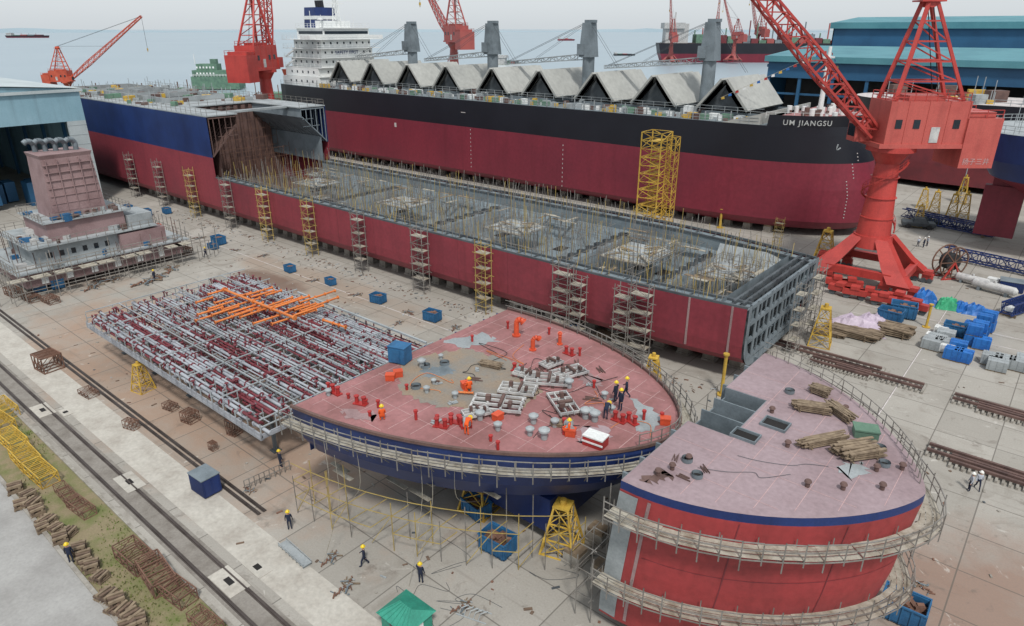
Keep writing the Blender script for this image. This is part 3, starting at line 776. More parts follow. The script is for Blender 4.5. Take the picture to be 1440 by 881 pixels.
q.bb(AX0,-149,NY+6.5,FY-6.5,20.5,20.7); q.bb(-136,-134.5,NY+6.5,FY-6.5,20.3,20.69)
for hx in(-205,-186,-167): 
    q.bb(hx-7,hx+7,71.5,71.8,20.7,21.8);q.bb(hx-7,hx+7,85.2,85.5,20.7,21.8);q.bb(hx-7,hx-6.7,71.8,85.2,20.7,21.8);q.bb(hx+6.7,hx+7,71.8,85.2,20.7,21.8)
q.build('main_deck','steel_light',e,world=True)
for hx in(-205,-186,-167): one('hatch_opening','hole_dark',e,lambda q:q.bb(hx-6.7,hx+6.7,71.8,85.2,20.71,20.74))
q=M(); q.bb(-150,-149.6,NY+.2,FY-.2,3,20.4)
y=NY+2
while y<FY-2: q.bb(-149.6,-149.1,y,y+.9,3,20.2); y+=1.8
q.build('transverse_bulkhead','brown_steel',e,world=True)
q=M(); q.bb(-150,-130,NY+.3,FY-.3,3.1,3.3); q.build('tank_top','brown_steel',e,world=True)
q=M(); q.rail([(AX0,NY+.3,20.7),(AX1,NY+.3,20.7),(AX1,NY+6.4,20.7)],1.2,2.); q.rail([(AX1,FY-6.4,20.7),(AX1,FY-.3,20.7),(AX0,FY-.3,20.7)],1.2,2.); q.rail([(-149,NY+6.5,20.7),(-149,FY-6.5,20.7)],1.2,2)
q.build('deck_railing','pole_grey',e,world=True)
q=M()
for k in range(130):
    x=ru(-212,-152);y=ru(66,91); d=ru(.4,1.8); q.box((x,y,20.7+d*.3),(d*ru(.6,1.6),d*ru(.6,1.4),d*.6),random.choice([0,1,2,3]),ru(0,2))
    q.bar((x,y,20.7),(x,y,20.7+ru(1,3)),.1,1)
q.build('deck_clutter',['green_dull','steel_light','brown_steel','yellow_paint'],e,world=True,stuff=True)

def fac_kblock():
    e=T('keel_block','grey concrete keel block with timber cap','keel block',group='keel blocks under the hull')
    q=M(); q.bb(-.7,.7,-.6,.6,0,1.1); q.bb(-.8,.8,-.7,.7,0,.25); q.build('concrete_base','concrete_block',e)
    q=M(); q.bb(-.65,.65,-.55,.55,1.1,1.5); q.build('timber_cap','timber',e); return e
many(fac_kblock,[((-168+k*3.1,68.3+max(0,(k-38)*.3),0),0) for k in range(47)]+[((-24.6,74.+k*2.6,0),0) for k in range(0,5)]+[((-24+k*2.4,y,0),0,(1,1,.8)) for k,y in((1,33),(1,36),(2,33),(2,37),(3,36))])
def fac_tower(col,h):
    def f():
        e=T('scaffold_tower','%s pole scaffold tower against the hull side'%('yellow' if 'yel' in col else 'grey'),'scaffolding',group='scaffold towers along the hull')
        q=M()
        for x in(-.9,.9):
            for y in(-.6,.6): q.bar((x,y,0),(x,y,h+ru(0,.8)),.08)
        n=int(h/1.0)
        for k in range(1,n+1):
            z=k*h/n
            for y in(-.6,.6): q.bar((-.9-ru(0,.5),y,z),(.9+ru(0,.5),y,z),.06)
            for x in(-.9,.9): q.bar((x,-.8,z),(x,.75,z),.06)
            if k<n: q.bar((-.9 if k%2 else .9,-.6,z),(.9 if k%2 else -.9,-.6,z+h/n),.05)
        q.build('tower_poles',col,e)
        for k in range(2,n,2): q=M(); q.box((0,0,k*h/n+.06),(1.9,1.1,.05)); q.build('platform_board','plank',e)
        return e
    return f
gy=[-167,-153,-124.8,-85,-71,-45.5,-34.6]; ye=[-138.9,-112,-98.3,-58.6]
many(fac_tower('pole_grey',9.6),[((x,NY-1.0,0),0,(1.25 if x>-75 else 1,1,1)) for x in gy]+[((-43.2,NY-1,0),0,(.9,1,.9)),((-36.9,NY-1,0),0,(1,1,.9)),((-21.6,78,0),1.57,(.8,.8,.9)),((-21.6,84,0),1.57,(1,.8,.95)),((-24,89,0),0,(.9,.9,.9))])
many(fac_tower('pole_yellow',9.6),[((x,NY-1.0,0),0) for x in ye]+[((-52,93.5,0),0),((-34,92,0),0,(.8,.8,.8)),((-38,117,0),0,(.7,.7,.6))])
e=T('stair_tower','tall yellow steel stair tower between the two hulls','scaffolding',(-57.5,108,0))
q=M(); q.lattice((-57.9,108,0),(-57.9,108,19.7),3.8,3.8,14,.17,.09); q.lattice((-55.2,109,0),(-55.2,109,19),1.6,1.6,14,.12,.07); q.build('tower_frame','yellow_paint',e,world=True)
for k in range(1,14): one('stair_flight','yellow_paint',e,lambda q:(q.box((-57.9,108,k*1.4),(1.4,3.4,.06)),q.bar((-59.2,106.4+(k%2)*3,k*1.4-1.4),(-56.4,109.4-(k%2)*3,k*1.4),.2)))
hold=[(-128,-106),(-101,-80),(-75,-54),(-49.5,-39)]
for hx0,hx1 in hold+[(-35,-26.8)]:
    e=T('hold_scaffold','thin pole scaffolding standing inside the open hold','scaffolding',((hx0+hx1)/2,78.5,3.2),'scaffolding inside the holds')
    q=M();g=M()
    x=hx0
    while x<=hx1:
        y=67.6; ymax=min(89.8,sect(x,9)[1]-2)
        while y<ymax:
            edge=(y<71 or y>ymax-3.5 or x<hx0+3 or x>hx1-3)
            if rnd()<(.95 if edge else .4):
                (q if rnd()<.3 else g).bar((x+ru(-.5,.5),y+ru(-.4,.4),4.3),(x+ru(-.5,.5),y+ru(-.1,.1),ru(8.4,12.2)),.05)
            y+=1.25
        x+=1.1
    for yy in (68.,70.5,86.,88.4):
        yb=min(yy,sect((hx0+hx1)/2,9)[1]-2.2)
        for z in (6.4,8.2): g.bar((hx0,yb,z+ru(-.2,.2)),(hx1,yb+ru(-.2,.2),z),.05)
    for xx in (hx0,hx0+2,hx1-2,hx1):
        g.bar((xx,67.4,8.0+ru(-.3,.3)),(xx,min(89.6,sect(xx,9)[1]-2),8.0),.05)
    q.build('yellow_poles','pole_yellow',e,world=True); g.build('grey_poles','pole_grey',e,world=True)
    for k in range(14): one('scaffold_board','plank' if k%3 else 'timber',e,lambda b:b.box((ru(hx0,hx1),random.choice([68.5,70,86,87.6]) if hx0<-40 else ru(70,82),ru(7.2,8.4)),(ru(2,4),ru(.3,.6),.06),0,random.choice([0,0,1.57])))
def fac_plat():
    e=T('work_platform','weathered timber work platform on a steel frame in the hold','platform',group='timber work platforms in the holds')
    q=M()
    for j in range(12): q.box((0,-2.9+j*.52,.06),(7.2,.5,.06),2 if j%3 else 1)
    for j in range(16): q.box((ru(-3,3),ru(-2.6,2.6),ru(.2,.5)),(ru(.8,3),ru(.1,.4),.1),j%3,ru(0,3),ru(-.1,.1))
    q.build('boards',['timber','plank','steel_light'],e)
    q=M()
    for y in(-3.2,0,3.2): q.bar((-3.8,y,0),(3.8,y,0),.12)
    for x in(-3.8,-1.9,0,1.9,3.8):
        q.bar((x,-3.2,0),(x,3.2,0),.1)
        for y in(-3.2,0,3.2): q.bar((x,y,-3.4),(x,y,ru(.6,1.6)),.09)
    q.rail([(-3.8,-3.2,0),(3.8,-3.2,0),(3.8,3.2,0),(-3.8,3.2,0)],1.1,1.2,closed=True,w=.06)
    q.build('frame','pole_grey',e); return e
many(fac_plat,[((-117,79,7.6),0,(1,1,1)),((-91,79,7.6),0,(1.05,1,1)),((-65.5,79,7.6),0,(1,1,1)),((-44.2,79.5,7.6),0,(.95,1.3,1)),((-31.,79,8.),0,(.7,1.,1)),((-124,84,7.6),0,(.5,.5,1)),((-104,70,8),0,(.4,.6,1))])
for yy,l in((NY+1.1,'near'),(FY-1.1,'far')):
    e=T('rim_scaffold','line of thin scaffold poles and rails along the hull rim','scaffolding',(-80,yy,9),'scaffold poles along the hull rim')
    q=M();g=M(); x=-129
    while x<-26:
        k=max(0,(x+50)/28.); y=yy+(1.3*k**3 if l=='near' else -4.0*k*k)
        (g if rnd()<.3 else q).bar((x,y+ru(-.8,.8),8.6),(x+ru(-.15,.15),y,9+ru(.8,3.)),.055); x+=ru(.4,1.)
    q.bar((-129,yy,9.9),(-50,yy,9.9),.05)
    q.build('grey_poles','pole_grey',e,world=True); g.build('yellow_poles','pole_yellow',e,world=True)
e=T('hold_scaffold','pole scaffolding against the brown aft bulkhead','scaffolding',(-145,78,3.2),'scaffolding inside the holds')
q=M()
for k in range(16):
    y=67+k*1.55; q.bar((-147.5,y,3.2),(-147.5,y,ru(13,19)),.08); q.bar((-143,y,3.2),(-143,y,ru(8,12)),.08)
for z in range(5,19,2): q.bar((-147.5,67,z),(-147.5,90,z),.07); 
for z in range(5,12,2): q.bar((-143,67,z),(-143,90,z),.07)
for k in range(40): x=ru(-142,-131);y=ru(68,89);q.bar((x,y,3.2),(x,y,ru(8,12)),.07)
q.build('poles','rust_steel',e,world=True)

# ---------------------------------------------------------------- big bulk carrier
e=T('bulk_carrier','black and red bulk carrier with open folded hatch covers','ship',(-115,139,0))
CY=139.
def ko(z):
    tip=-28.4 if z<8 else -28.4-(z-8)*.32; st=-60 if z<8 else -60+(z-8)*.5; p=2.0+.03*z
    if z<3: tip-=(3-z)*1.2
    bil={1.5:2.0,2.1:.8}.get(z,0)
    near=[];far=[]
    def add(x,w): near.append((x,CY-w,z)); far.append((x,CY+w,z))
    for k in range(7):
        x=-201+k*3.5; t=1-k/6.; w=14-(14*min(1,max(0,(13-z)/11.5)))*t**1.4*.95-1.6*t*t-bil
        add(x,max(w,.3))
    for k in range(1,8): add(-180+k*(st+180)/8.,14-bil)
    for k in range(21):
        u=math.sin(k/20*math.pi/2); w=14*max(0,1-u**p)**.52-bil*(1-u); add(st+(tip-st)*u,max(w,.0))
    return near+far[::-1][1:]
zz=[1.5,2.1,3,6,9,11.5,13.7,16,18.5,20.]
q=M(); q.loft([ko(z) for z in zz],[0]*6+[1]*3,cap0=0); q.build('hull',['ship_red','hull_black'],e,world=True)
q=M(); q.poly([(p[0],p[1],20.004) for p in ko(20.)]); q.build('main_deck','steel_primer',e,world=True)
top=ko(20.); fc=[p for p in top if p[0]>-47]
q=M(); q.loft([fc,[(p[0]+.15,p[1],21.9) for p in fc]],[0],closed=False); q.poly([(p[0],p[1],21.2) for p in fc],1); 
q.build('forecastle',['hull_black','deck_red'],e,world=True)
q=M(); 
hw=fc[0][1]; q.bb(-47.2,-47,hw,2*CY-hw,20,21.9); q.add([(-47,fc[0][1]-.05,20),(-54,124.9,20),(-47,fc[0][1]-.05,21.9)],[(0,1,2)],0)
q.build('forecastle_bulkhead','hatch_grey',e,world=True)
q=M()
for k in range(20):
    z=4+k*.6
    w=ko(z); pt=[p for p in w if p[1]<CY and p[0]>-45]
    p=min(pt,key=lambda a:abs(a[0]+32.0)); q.box((p[0]+.0,p[1]-.08,z),(.2,.06,.18),0,.8)
for k in range(10): q.bb(-90,-89.85,124.96,124.985,3+k*1.0,3.35+k*1.0)
for k in range(10): q.bb(-118,-117.85,124.96,124.985,4+k*1.0,4.3+k*1.0)
q.bb(-121,-119.5,124.96,124.98,17,17.15);q.bb(-146,-145.2,124.96,124.98,11.5,12.6)
q.build('draught_marks','line_white',e,world=True,stuff=True)
def text_mesh(txt,size,fat=.02,sp=1.12):
    cu=bpy.data.curves.new('lettering','FONT'); cu.body=txt; cu.size=size; cu.extrude=.01; cu.offset=fat; cu.space_character=sp
    o=bpy.data.objects.new('tmp_text',cu); COL.objects.link(o); dg=bpy.context.evaluated_depsgraph_get()
    me=bpy.data.meshes.new_from_object(o.evaluated_get(dg)); bpy.data.objects.remove(o); return me
def text_obj(txt,size,loc,rot,k,parent,name='lettering'):
    me=text_mesh(txt,size); me.materials.clear(); me.materials.append(K[k]); o=bpy.data.objects.new(name,me); COL.objects.link(o)
    o.parent=parent; o.location=Vector(loc)-Vector(parent.location); o.rotation_euler=rot; return o
me=text_mesh('UM JIANGSU',1.25,.012,1.2); me.materials.clear(); me.materials.append(K['white_paint'])
base=[Vector(p[:2]) for p in ko(20.) if p[1]<CY]
fine=[]
for a,b in zip(base,base[1:]):
    n=max(1,int((b-a).length/.2))
    for k in range(n): fine.append(a.lerp(b,k/n))
i0=min(range(len(fine)),key=lambda k:abs(fine[k].x+43.2))
arc=[0.]
for k in range(i0,len(fine)-1): arc.append(arc[-1]+(fine[k+1]-fine[k]).length)
def pos_at(sx):
    if sx<0: d=(fine[i0+3]-fine[i0]).normalized(); return fine[i0]+d*sx
    for k in range(len(arc)-1):
        if arc[k+1]>=sx:
            t=(sx-arc[k])/(arc[k+1]-arc[k]+1e-9); return fine[i0+k].lerp(fine[i0+k+1],max(t,0))
    return fine[-1]
def at(sx):
    a=pos_at(sx-1.2);b=pos_at(sx+1.2);d=(b-a).normalized(); return pos_at(sx),Vector((d.y,-d.x))
for v in me.vertices:
    p,n=at(v.co.x); w=p+n*.3
    v.co=Vector((w.x+.1,w.y,20.3+v.co.y))-Vector(e.location)
o=bpy.data.objects.new('ship_name_lettering',me); COL.objects.link(o); o.parent=e
q=M(); p,n=at(9.8); c=p+n*.35; q.bar((c.x,c.y,16.0),(c.x+.2,c.y,17.1),.2); q.bar((c.x-.6,c.y-.2,16.5),(c.x,c.y,16.),.2); q.bar((c.x+.6,c.y+.4,16.5),(c.x,c.y,16.),.2); q.build('anchor','steel_light',e,world=True)
hc=[-167.5,-138,-108,-78.5,-54]
for k,c in enumerate(hc):
    q=M();d=M()
    h=11 if k<4 else 7
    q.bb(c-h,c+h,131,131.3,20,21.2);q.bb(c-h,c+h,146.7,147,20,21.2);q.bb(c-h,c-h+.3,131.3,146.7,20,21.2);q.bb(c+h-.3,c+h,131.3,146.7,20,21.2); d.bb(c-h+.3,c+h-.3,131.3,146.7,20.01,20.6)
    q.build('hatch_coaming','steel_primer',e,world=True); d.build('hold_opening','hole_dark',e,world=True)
for k,c in enumerate(hc):
    for sx in((-7.2,7.2) if k<4 else (-2.5,)):
        x=c+sx
        for sg in(-1,1):
            q=M(); a=(x+sg*.35,27.0);b=(x+sg*5.0,21.5)
            nx,nz=sg*.34,.3
            q.add([(a[0],129.8,a[1]),(b[0],129.8,b[1]),(b[0],148.2,b[1]),(a[0],148.2,a[1]),(a[0]+nx,129.8,a[1]+nz),(b[0]+nx,129.8,b[1]+nz),(b[0]+nx,148.2,b[1]+nz),(a[0]+nx,148.2,a[1]+nz)],
              [(0,1,2,3),(7,6,5,4),(0,4,5,1),(1,5,6,2),(2,6,7,3),(3,7,4,0)],0)
            for j in range(8):
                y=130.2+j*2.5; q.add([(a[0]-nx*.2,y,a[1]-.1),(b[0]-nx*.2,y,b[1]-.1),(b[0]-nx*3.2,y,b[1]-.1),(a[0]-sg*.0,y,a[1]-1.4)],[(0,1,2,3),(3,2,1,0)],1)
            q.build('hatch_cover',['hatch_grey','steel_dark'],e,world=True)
        q=M(); q.add([(x-4.3,131.6,21.5),(x+4.3,131.6,21.5),(x,131.6,26.4)],[(0,1,2)],0); q.build('hatch_inner_shade','steel_dark',e,world=True)  # dark triangle stands in for the shade under the folded covers
for cx in(-152.8,-122.8,-93.5,-64.):
    q=M(); q.cyl((cx,CY,20),(cx,CY,30),1.45,1.35,14); q.loft([[(cx-1.7,CY-1.6,30),(cx+1.6,CY-1.6,30),(cx+1.6,CY+1.6,30),(cx-1.7,CY+1.6,30)],[(cx-1.2,CY-1.3,37.2),(cx+.9,CY-1.3,37.2),(cx+.9,CY+1.3,37.2),(cx-1.2,CY+1.3,37.2)]],[0],cap0=0,cap1=0,sm=False)
    q.bb(cx-1.9,cx-.2,CY-2.1,CY-1.5,30.5,32.8); q.bb(cx-.9,cx+1.3,CY-.9,CY+.9,37.2,37.8)
    q.build('deck_crane_pedestal','steel_primer',e,world=True)
    q=M(); q.lattice((cx-1.5,CY,30),(cx-25,CY,28.),1.2,.6,12,.2,.1); q.build('deck_crane_jib','steel_light',e,world=True)
    q=M()
    for o in(-.5,.5): q.bar((cx,CY+o,37.6),(cx-24,CY+o,28.4),.07); q.bar((cx,CY+o,37.6),(cx-15,CY+o,29.5),.05); q.bar((cx,CY+o,37.6),(cx+8,CY+o,28.),.05)
    q.build('deck_crane_cable','steel_dark',e,world=True)
q=M(); near=[p for p in ko(20.) if p[1]<CY and p[0]<-47]; q.rail([(p[0],p[1]+.15,20) for p in near],1.15,2.,w=.08)
for k in range(52): x=-180+k*2.5; q.bar((x,125.4,20),(x,125.4,ru(21.2,22.2)),.16)
q.rail([(-180,129.6,21.2),(-48,129.6,21.2)],1.1,2.5,w=.08)
q.build('side_railing','steel_light',e,world=True)
q=M()
for k in range(300):
    x=ru(-180,-50);d=ru(.3,1.2); q.box((x,ru(126,129.4),20+d*.5),(d*ru(.6,1.8),d*ru(.5,1),d),random.choice([0,0,1,2,3,4]))
for k in range(60):
    x=random.choice([-152.8,-122.8,-93.5,-64.])+ru(-3,3); d=ru(.5,1.8); q.box((x,ru(130,148),20+d*.5),(d,d,d*1.3),random.choice([0,1,4,0]))
q.build('side_deck_fittings',['steel_light','brown_steel','yellow_paint','green_dull','white_paint'],e,world=True,stuff=True)
q=M(); q.cyl((-41,CY,21.2),(-41,CY,33),.5,.3,10); q.bb(-41.6,-40.4,CY-1.6,CY+1.6,31,31.3); q.bar((-41,CY-2,29),(-41,CY+2,29),.2); q.build('foremast','white_paint',e,world=True)
q=M()
for k in range(40):
    x=ru(-46,-36);y=ru(131,146); d=ru(.4,1.5); q.cyl((x,y,21.2),(x,y,21.2+d),d*.35,None,8,random.choice([0,1]))
q.rail([(p[0]-.6,p[1]+.5,21.2) for p in fc if p[1]<CY],1.1,2); q.build('forecastle_gear',['white_paint','brown_steel'],e,world=True,stuff=True)
q=M()
q.bb(-199,-181,126.5,151.5,20,22.6); q.bb(-198,-181.4,127.2,150.8,22.6,25.2); q.bb(-197,-181.8,129,149,25.2,27.9); q.bb(-196.5,-182,129.4,148.6,27.9,30.5); q.bb(-196,-182.2,129.8,148.2,30.5,33); q.bb(-195,-181.6,130.6,147.4,33,36.)
q.bb(-186,-181.2,125.4,152.6,33,34.2)
for z in(22.6,25.2,27.9,30.5,33): q.bb(-198.5,-180.6,127.2,150.8,z-.08,z+.08)
q.bb(-195.4,-181.2,130.2,147.8,36,36.25); q.bb(-190,-186,134,144,36.25,38.2)
for z in(22.7,25.3,28,30.6,33.1): q.rail([(-198.3,127.4,z),(-180.8,127.4,z),(-180.8,150.6,z)],1.1,2.,w=.08)
q.rail([(-195,130.4,36.3),(-181.4,130.4,36.3),(-181.4,147.6,36.3)],1.1,1.5,w=.09)
for z in(25.2,27.9,30.5): q.bar((-198,127.6,z-2.5),(-192,127.6,z),.4)
for k in range(8): 
    xx,yy=ru(-194,-183),ru(132,146); q.bar((xx,yy,36.2),(xx,yy,ru(38,42)),.12)
q.build('superstructure','white_paint',e,world=True)
for z in(21.,23.6,26.4,29.,31.6):
    xf={21.:-181,23.6:-181.4,26.4:-181.8,29.:-182,31.6:-182.2}[z]
    for k in range(8):
        y=130.6+k*2.4
        if 28<z<30 and 1<k<6: continue
        one('window','glass_dark',e,lambda q:q.bb(xf-.02,xf+.04,y,y+.55,z,z+.7))
    yf={21.:126.5,23.6:127.2,26.4:129,29.:129.4,31.6:129.8}[z]
    for k in range(5):
        x=-195+k*2.8; one('window','glass_dark',e,lambda q:q.bb(x,x+.6,yf-.04,yf+.02,z,z+.7))
one('bridge_window','glass_dark',e,lambda q:q.bb(-181.6,-181.5,131,147,34.5,35.3)); one('bridge_window','glass_dark',e,lambda q:q.bb(-194,-182,130.5,130.6,34.5,35.3))
text_obj('SAFETY FIRST',1.3,(-181.9,134.4,28.9),(math.pi/2,0,math.pi/2),'navy_paint',e)
q=M(); q.loft([[(-197,134.5,33),(-190.5,134.5,33),(-190.5,143.5,33),(-197,143.5,33)],[(-196.6,135.2,42),(-191.5,135.2,42),(-191.5,142.8,42),(-196.6,142.8,42)]],[0],cap1=1,sm=False)
q.bb(-197,-191,134.8,143.2,38.6,39.6,2); q.bb(-196.9,-191.1,134.9,143.1,36.6,37.2,2)
for k in range(4): q.cyl((-195.5+k*1.1,139,42),(-195.8+k*1.1,139,44.),.35,.35,8,1)
q.build('funnel',['navy_paint','hull_black','white_paint'],e,world=True)
q=M(); q.lattice((-186,139,38.2),(-186,139,47),1.6,.8,6,.16,.1); q.bar((-186,136,43),(-186,142,43),.25); q.cyl((-186,133,36.4),(-186,133,37.6),.3); q.cyl((-186,133,38.4),(-186,133,39),.9,.9,10); q.bar((-186,137,45.5),(-186,141,45.5),.5); q.build('radar_mast','white_paint',e,world=True)
q=M(); q.loft([[(-200,127.5,22.5),(-196,127.5,22.5),(-196,130,22.5),(-200,130,22.5)],[(-200.6,127.3,24.3),(-195.6,127.3,24.3),(-195.6,130.2,24.3),(-200.6,130.2,24.3)]],[0],cap0=0,cap1=0); q.build('lifeboat','orange_red',e,world=True)
e=T('signal_flags','string of small coloured signal flags from the foremast','flags',(-41,139,33))
q=M(); a=Vector((-41,139,32.6));b=Vector((-56,128,24)); q.bar(a,b,.05,0)
for k in range(15):
    p=a.lerp(b,(k+.5)/15); q.poly([p,p+Vector((.1,.1,-.5)),p+Vector((-.4,-.3,-.6)),p+Vector((-.35,-.3,-.15))],1+k%4)
a=Vector((-41,139,32.6));b=Vector((-34,133,24))
for k in range(8):
    p=a.lerp(b,(k+.5)/8); q.poly([p,p+Vector((.1,.1,-.5)),p+Vector((.4,-.3,-.6)),p+Vector((.35,-.3,-.2))],1+k%4)
q.build('flag_line',['plank','signal_red','blue_sheet','yellow_paint','white_paint'],e,world=True)
many(fac_kblock,[((-176+k*4.0,129.,0),0) for k in range(34)])

# ---------------------------------------------------------------- harbour cranes
def portal_crane(name,label,base,az,luff,blen,H=20.,sc=1.,col='crane_red',col2='crane_pink',text=None,portal=True):
    e=T(name,label,'crane',(base[0],base[1],0)); e.scale=(sc,sc,sc)
    dx=Vector((math.cos(az),math.sin(az),0)); dy=Vector((-dx.y,dx.x,0))
    if portal:
        for sx in(-1,1):
            for sy in(-1,1):
                q=M(); foot=Vector((sx*5.8,sy*4.8,1.9)); 
                q.loft([[foot+Vector((a*1.5,b*1.2,0)) for a,b in((-1,-1),(1,-1),(1,1),(-1,1))],[Vector((sx*4.2,sy*3.6,3.6))+Vector((a*1.3,b*1.1,0)) for a,b in((-1,-1),(1,-1),(1,1),(-1,1))],[Vector((sx*1.7,sy*1.5,7.2))+Vector((a*.9,b*.9,0)) for a,b in((-1,-1),(1,-1),(1,1),(-1,1))]],[0,0],cap0=0,cap1=0,sm=False)
                q.build('portal_leg',col,e)
                q=M()
                for k in(-1.5,0,1.5):
                    q.box((foot.x+k*1.3,foot.y,.9),(1.5,.8,.9)); q.cyl((foot.x+k*1.3-.4,foot.y-.45,.4),(foot.x+k*1.3-.4,foot.y+.45,.4),.4,None,12,1); q.cyl((foot.x+k*1.3+.4,foot.y-.45,.4),(foot.x+k*1.3+.4,foot.y+.45,.4),.4,None,12,1)
                q.box((foot.x,foot.y,1.65),(5.,1.3,.6)); q.build('bogie',[col,'steel_dark'],e)
        q=M()
        for sy in(-1,1): q.box((0,sy*4.8,2.5),(9.,.9,1.1))
        for sx in(-1,1): q.box((sx*5.8,0,2.5),(.9,8,1.1))
        q.cyl((0,0,5.6),(0,0,7.4),2.9,2.7,18); q.build('portal_beam',col,e)
    q=M()
    for z0,z1,r0,r1 in((7.3 if portal else 0,H-2,2.4,1.55),(H-2.,H-.2,1.6,2.7),(H-.2,H+.5,3.3,3.3)): q.cyl((0,0,z0),(0,0,z1),r0,r1,20)
    for z in(10,13,16): q.cyl((0,0,z),(0,0,z+.12),2.45-(z-8)*.06,None,20)
    q.build('column',col,e)
    if portal:
        for k in range(4):
            q=M(); z=8+k*2.6; a0=k*1.57; p=[(2.7*math.cos(a0+t*.26),2.7*math.sin(a0+t*.26),z+t*.43) for t in range(7)]
            q.tube(p,.14,4); q.rail(p,.9,1.,w=.06)
            q.build('stair_flight',col,e)
    def W(a,b,c): v=dx*a+dy*b; return (v.x,v.y,c)
    q=M()
    def ob(a0,a1,b0,b1,z0,z1,mi=0): q.add([W(a0,b0,z0),W(a1,b0,z0),W(a1,b1,z0),W(a0,b1,z0),W(a0,b0,z1),W(a1,b0,z1),W(a1,b1,z1),W(a0,b1,z1)],[(3,2,1,0),(4,5,6,7),(0,1,5,4),(1,2,6,5),(2,3,7,6),(3,0,4,7)],mi)
    ob(-11.5,3.4,-3.1,3.1,H+.5,H+1.1); ob(-8.2,2.8,-2.9,2.9,H+1.1,H+6.8); ob(-13.,-8.2,-3.2,3.2,H-2.2,H+4.6); ob(-12,-8.25,-2.8,2.8,H+4.6,H+5.4); ob(-5,0,-2,2,H+6.8,H+7.5)
    for a in(-8.2,-5.4,-2.6,.2,2.7): ob(a-.08,a+.08,-2.97,2.97,H+1.1,H+6.85)
    q.build('machinery_house',col2,e)
    for a in(-7.2,-1.7,.8):
        for sd in(-1,1):
            q=M(); ob(a,a+.9,min(sd*2.9,sd*2.96),max(sd*2.9,sd*2.96),H+3.2,H+4.4); q.build('window','glass_dark',e)
    for sd in(-1,1):
        q=M(); ob(-4.6,-3.4,min(sd*2.9,sd*2.97),max(sd*2.9,sd*2.97),H+1.3,H+3.4); q.build('door','white_dull',e)
    q=M(); ob(2.8,5.2,-3.2,-.8,H+.9,H+3.6); q.build('cabin',col2,e)
    q=M(); ob(5.2,5.25,-3.,-1.,H+1.6,H+3.3); q.build('cabin_window','glass_dark',e)
    q=M(); ap=H+19.5
    for sy in(-1,1):
        q.bar(W(2,sy*2.3,H+6.8),W(-.6,sy*.8,ap),.5); q.bar(W(-7.4,sy*2.3,H+6.8),W(-1.6,sy*.8,ap),.4); 
        for t in(.2,.4,.6,.8):
            a=Vector(W(2,sy*2.3,H+6.8)).lerp(Vector(W(-.6,sy*.8,ap)),t);b=Vector(W(-7.4,sy*2.3,H+6.8)).lerp(Vector(W(-1.6,sy*.8,ap)),t); q.bar(a,b,.2)
            b2_=Vector(W(-7.4,sy*2.3,H+6.8)).lerp(Vector(W(-1.6,sy*.8,ap)),t-.2); q.bar(a,b2_,.16)
    for t in(0,.2,.4,.6,.8,1):
        a=Vector(W(2,2.3,H+6.8)).lerp(Vector(W(-.6,.8,ap)),t);b=Vector(W(2,-2.3,H+6.8)).lerp(Vector(W(-.6,-.8,ap)),t); q.bar(a,b,.2)
        a2=Vector(W(-7.4,2.3,H+6.8)).lerp(Vector(W(-1.6,.8,ap)),t);b2_=Vector(W(-7.4,-2.3,H+6.8)).lerp(Vector(W(-1.6,-.8,ap)),t); q.bar(a2,b2_,.2)
    for sy in(-.8,.8): q.cyl(W(-1.1,sy-.15,ap),W(-1.1,sy+.15,ap),.9,None,14)
    ob(-2.6,.6,-1.3,1.3,ap-.2,ap); ob(-3.8,-.4,-1.4,1.4,H+12,H+12.15)
    q.rail([W(-8,-2.8,H+6.8),W(2.7,-2.8,H+6.8),W(2.7,2.8,H+6.8),W(-8,2.8,H+6.8)],1.1,1.5,closed=True,w=.1); q.rail([W(-12.8,-3.1,H+4.6),W(-8.4,-3.1,H+4.6)],1.1,1.5,w=.1); q.rail([W(-12.8,3.1,H+4.6),W(-8.4,3.1,H+4.6)],1.1,1.5,w=.1)
    q.build('tower_frame',col,e)
    q=M(); p0=Vector(W(3.,0,H+2.2)); tip=p0+dx*math.cos(luff)*blen+Vector((0,0,math.sin(luff)*blen)); m1=p0.lerp(tip,.25)
    q.lattice(p0,m1,1.5,2.4,6,.32,.18); q.lattice(m1,tip,2.4,1.0,18,.3,.16); q.build('boom',col,e)
    q=M()
    for sy in(-.7,.7): 
        q.bar(W(-1.,sy,ap+.8),tip+dy*sy,.1); q.bar(W(-1.,sy,ap+.8),p0.lerp(tip,.5)+dy*sy+Vector((0,0,1)),.08); q.bar(W(-1,sy,ap+.5),W(-5,sy,H+6),.1)
    q.bar(tip,tip-Vector((0,0,blen*.3)),.12)
    q.build('cable','cable_black',e)
    q=M(); h=tip-Vector((0,0,blen*.3)); q.box(h,(.8,.5,1.2)); q.bar(h,h-Vector((0,0,1.4)),.25); q.build('hook_block','yellow_paint',e)
    if text:
        ang=math.atan2(dx.y,dx.x)
        me=text_mesh(text,.95,.0,1.); me.materials.clear(); me.materials.append(K['line_faint']); o=bpy.data.objects.new('lettering',me); COL.objects.link(o); o.parent=e
        o.location=Vector(W(-8.6,3.24,H-1.6)); o.rotation_euler=(math.pi/2,0,ang+math.pi)
    return e
portal_crane('portal_crane','tall red portal slewing crane beside the big hull',Y(1214,393),math.radians(220),math.radians(44),52,20.,1,text='扬子三井')
portal_crane('portal_crane','red slewing crane with lattice tower behind the unfinished hull',(-182,110),math.radians(118),math.radians(82),46,25.,1.0,col='crane_red',col2='crane_red')
portal_crane('portal_crane','orange harbour crane with long lowered jib on the quay',(-290,96),math.radians(40),math.radians(35),60,30.,.6,col='crane_orange',col2='crane_orange',portal=False)
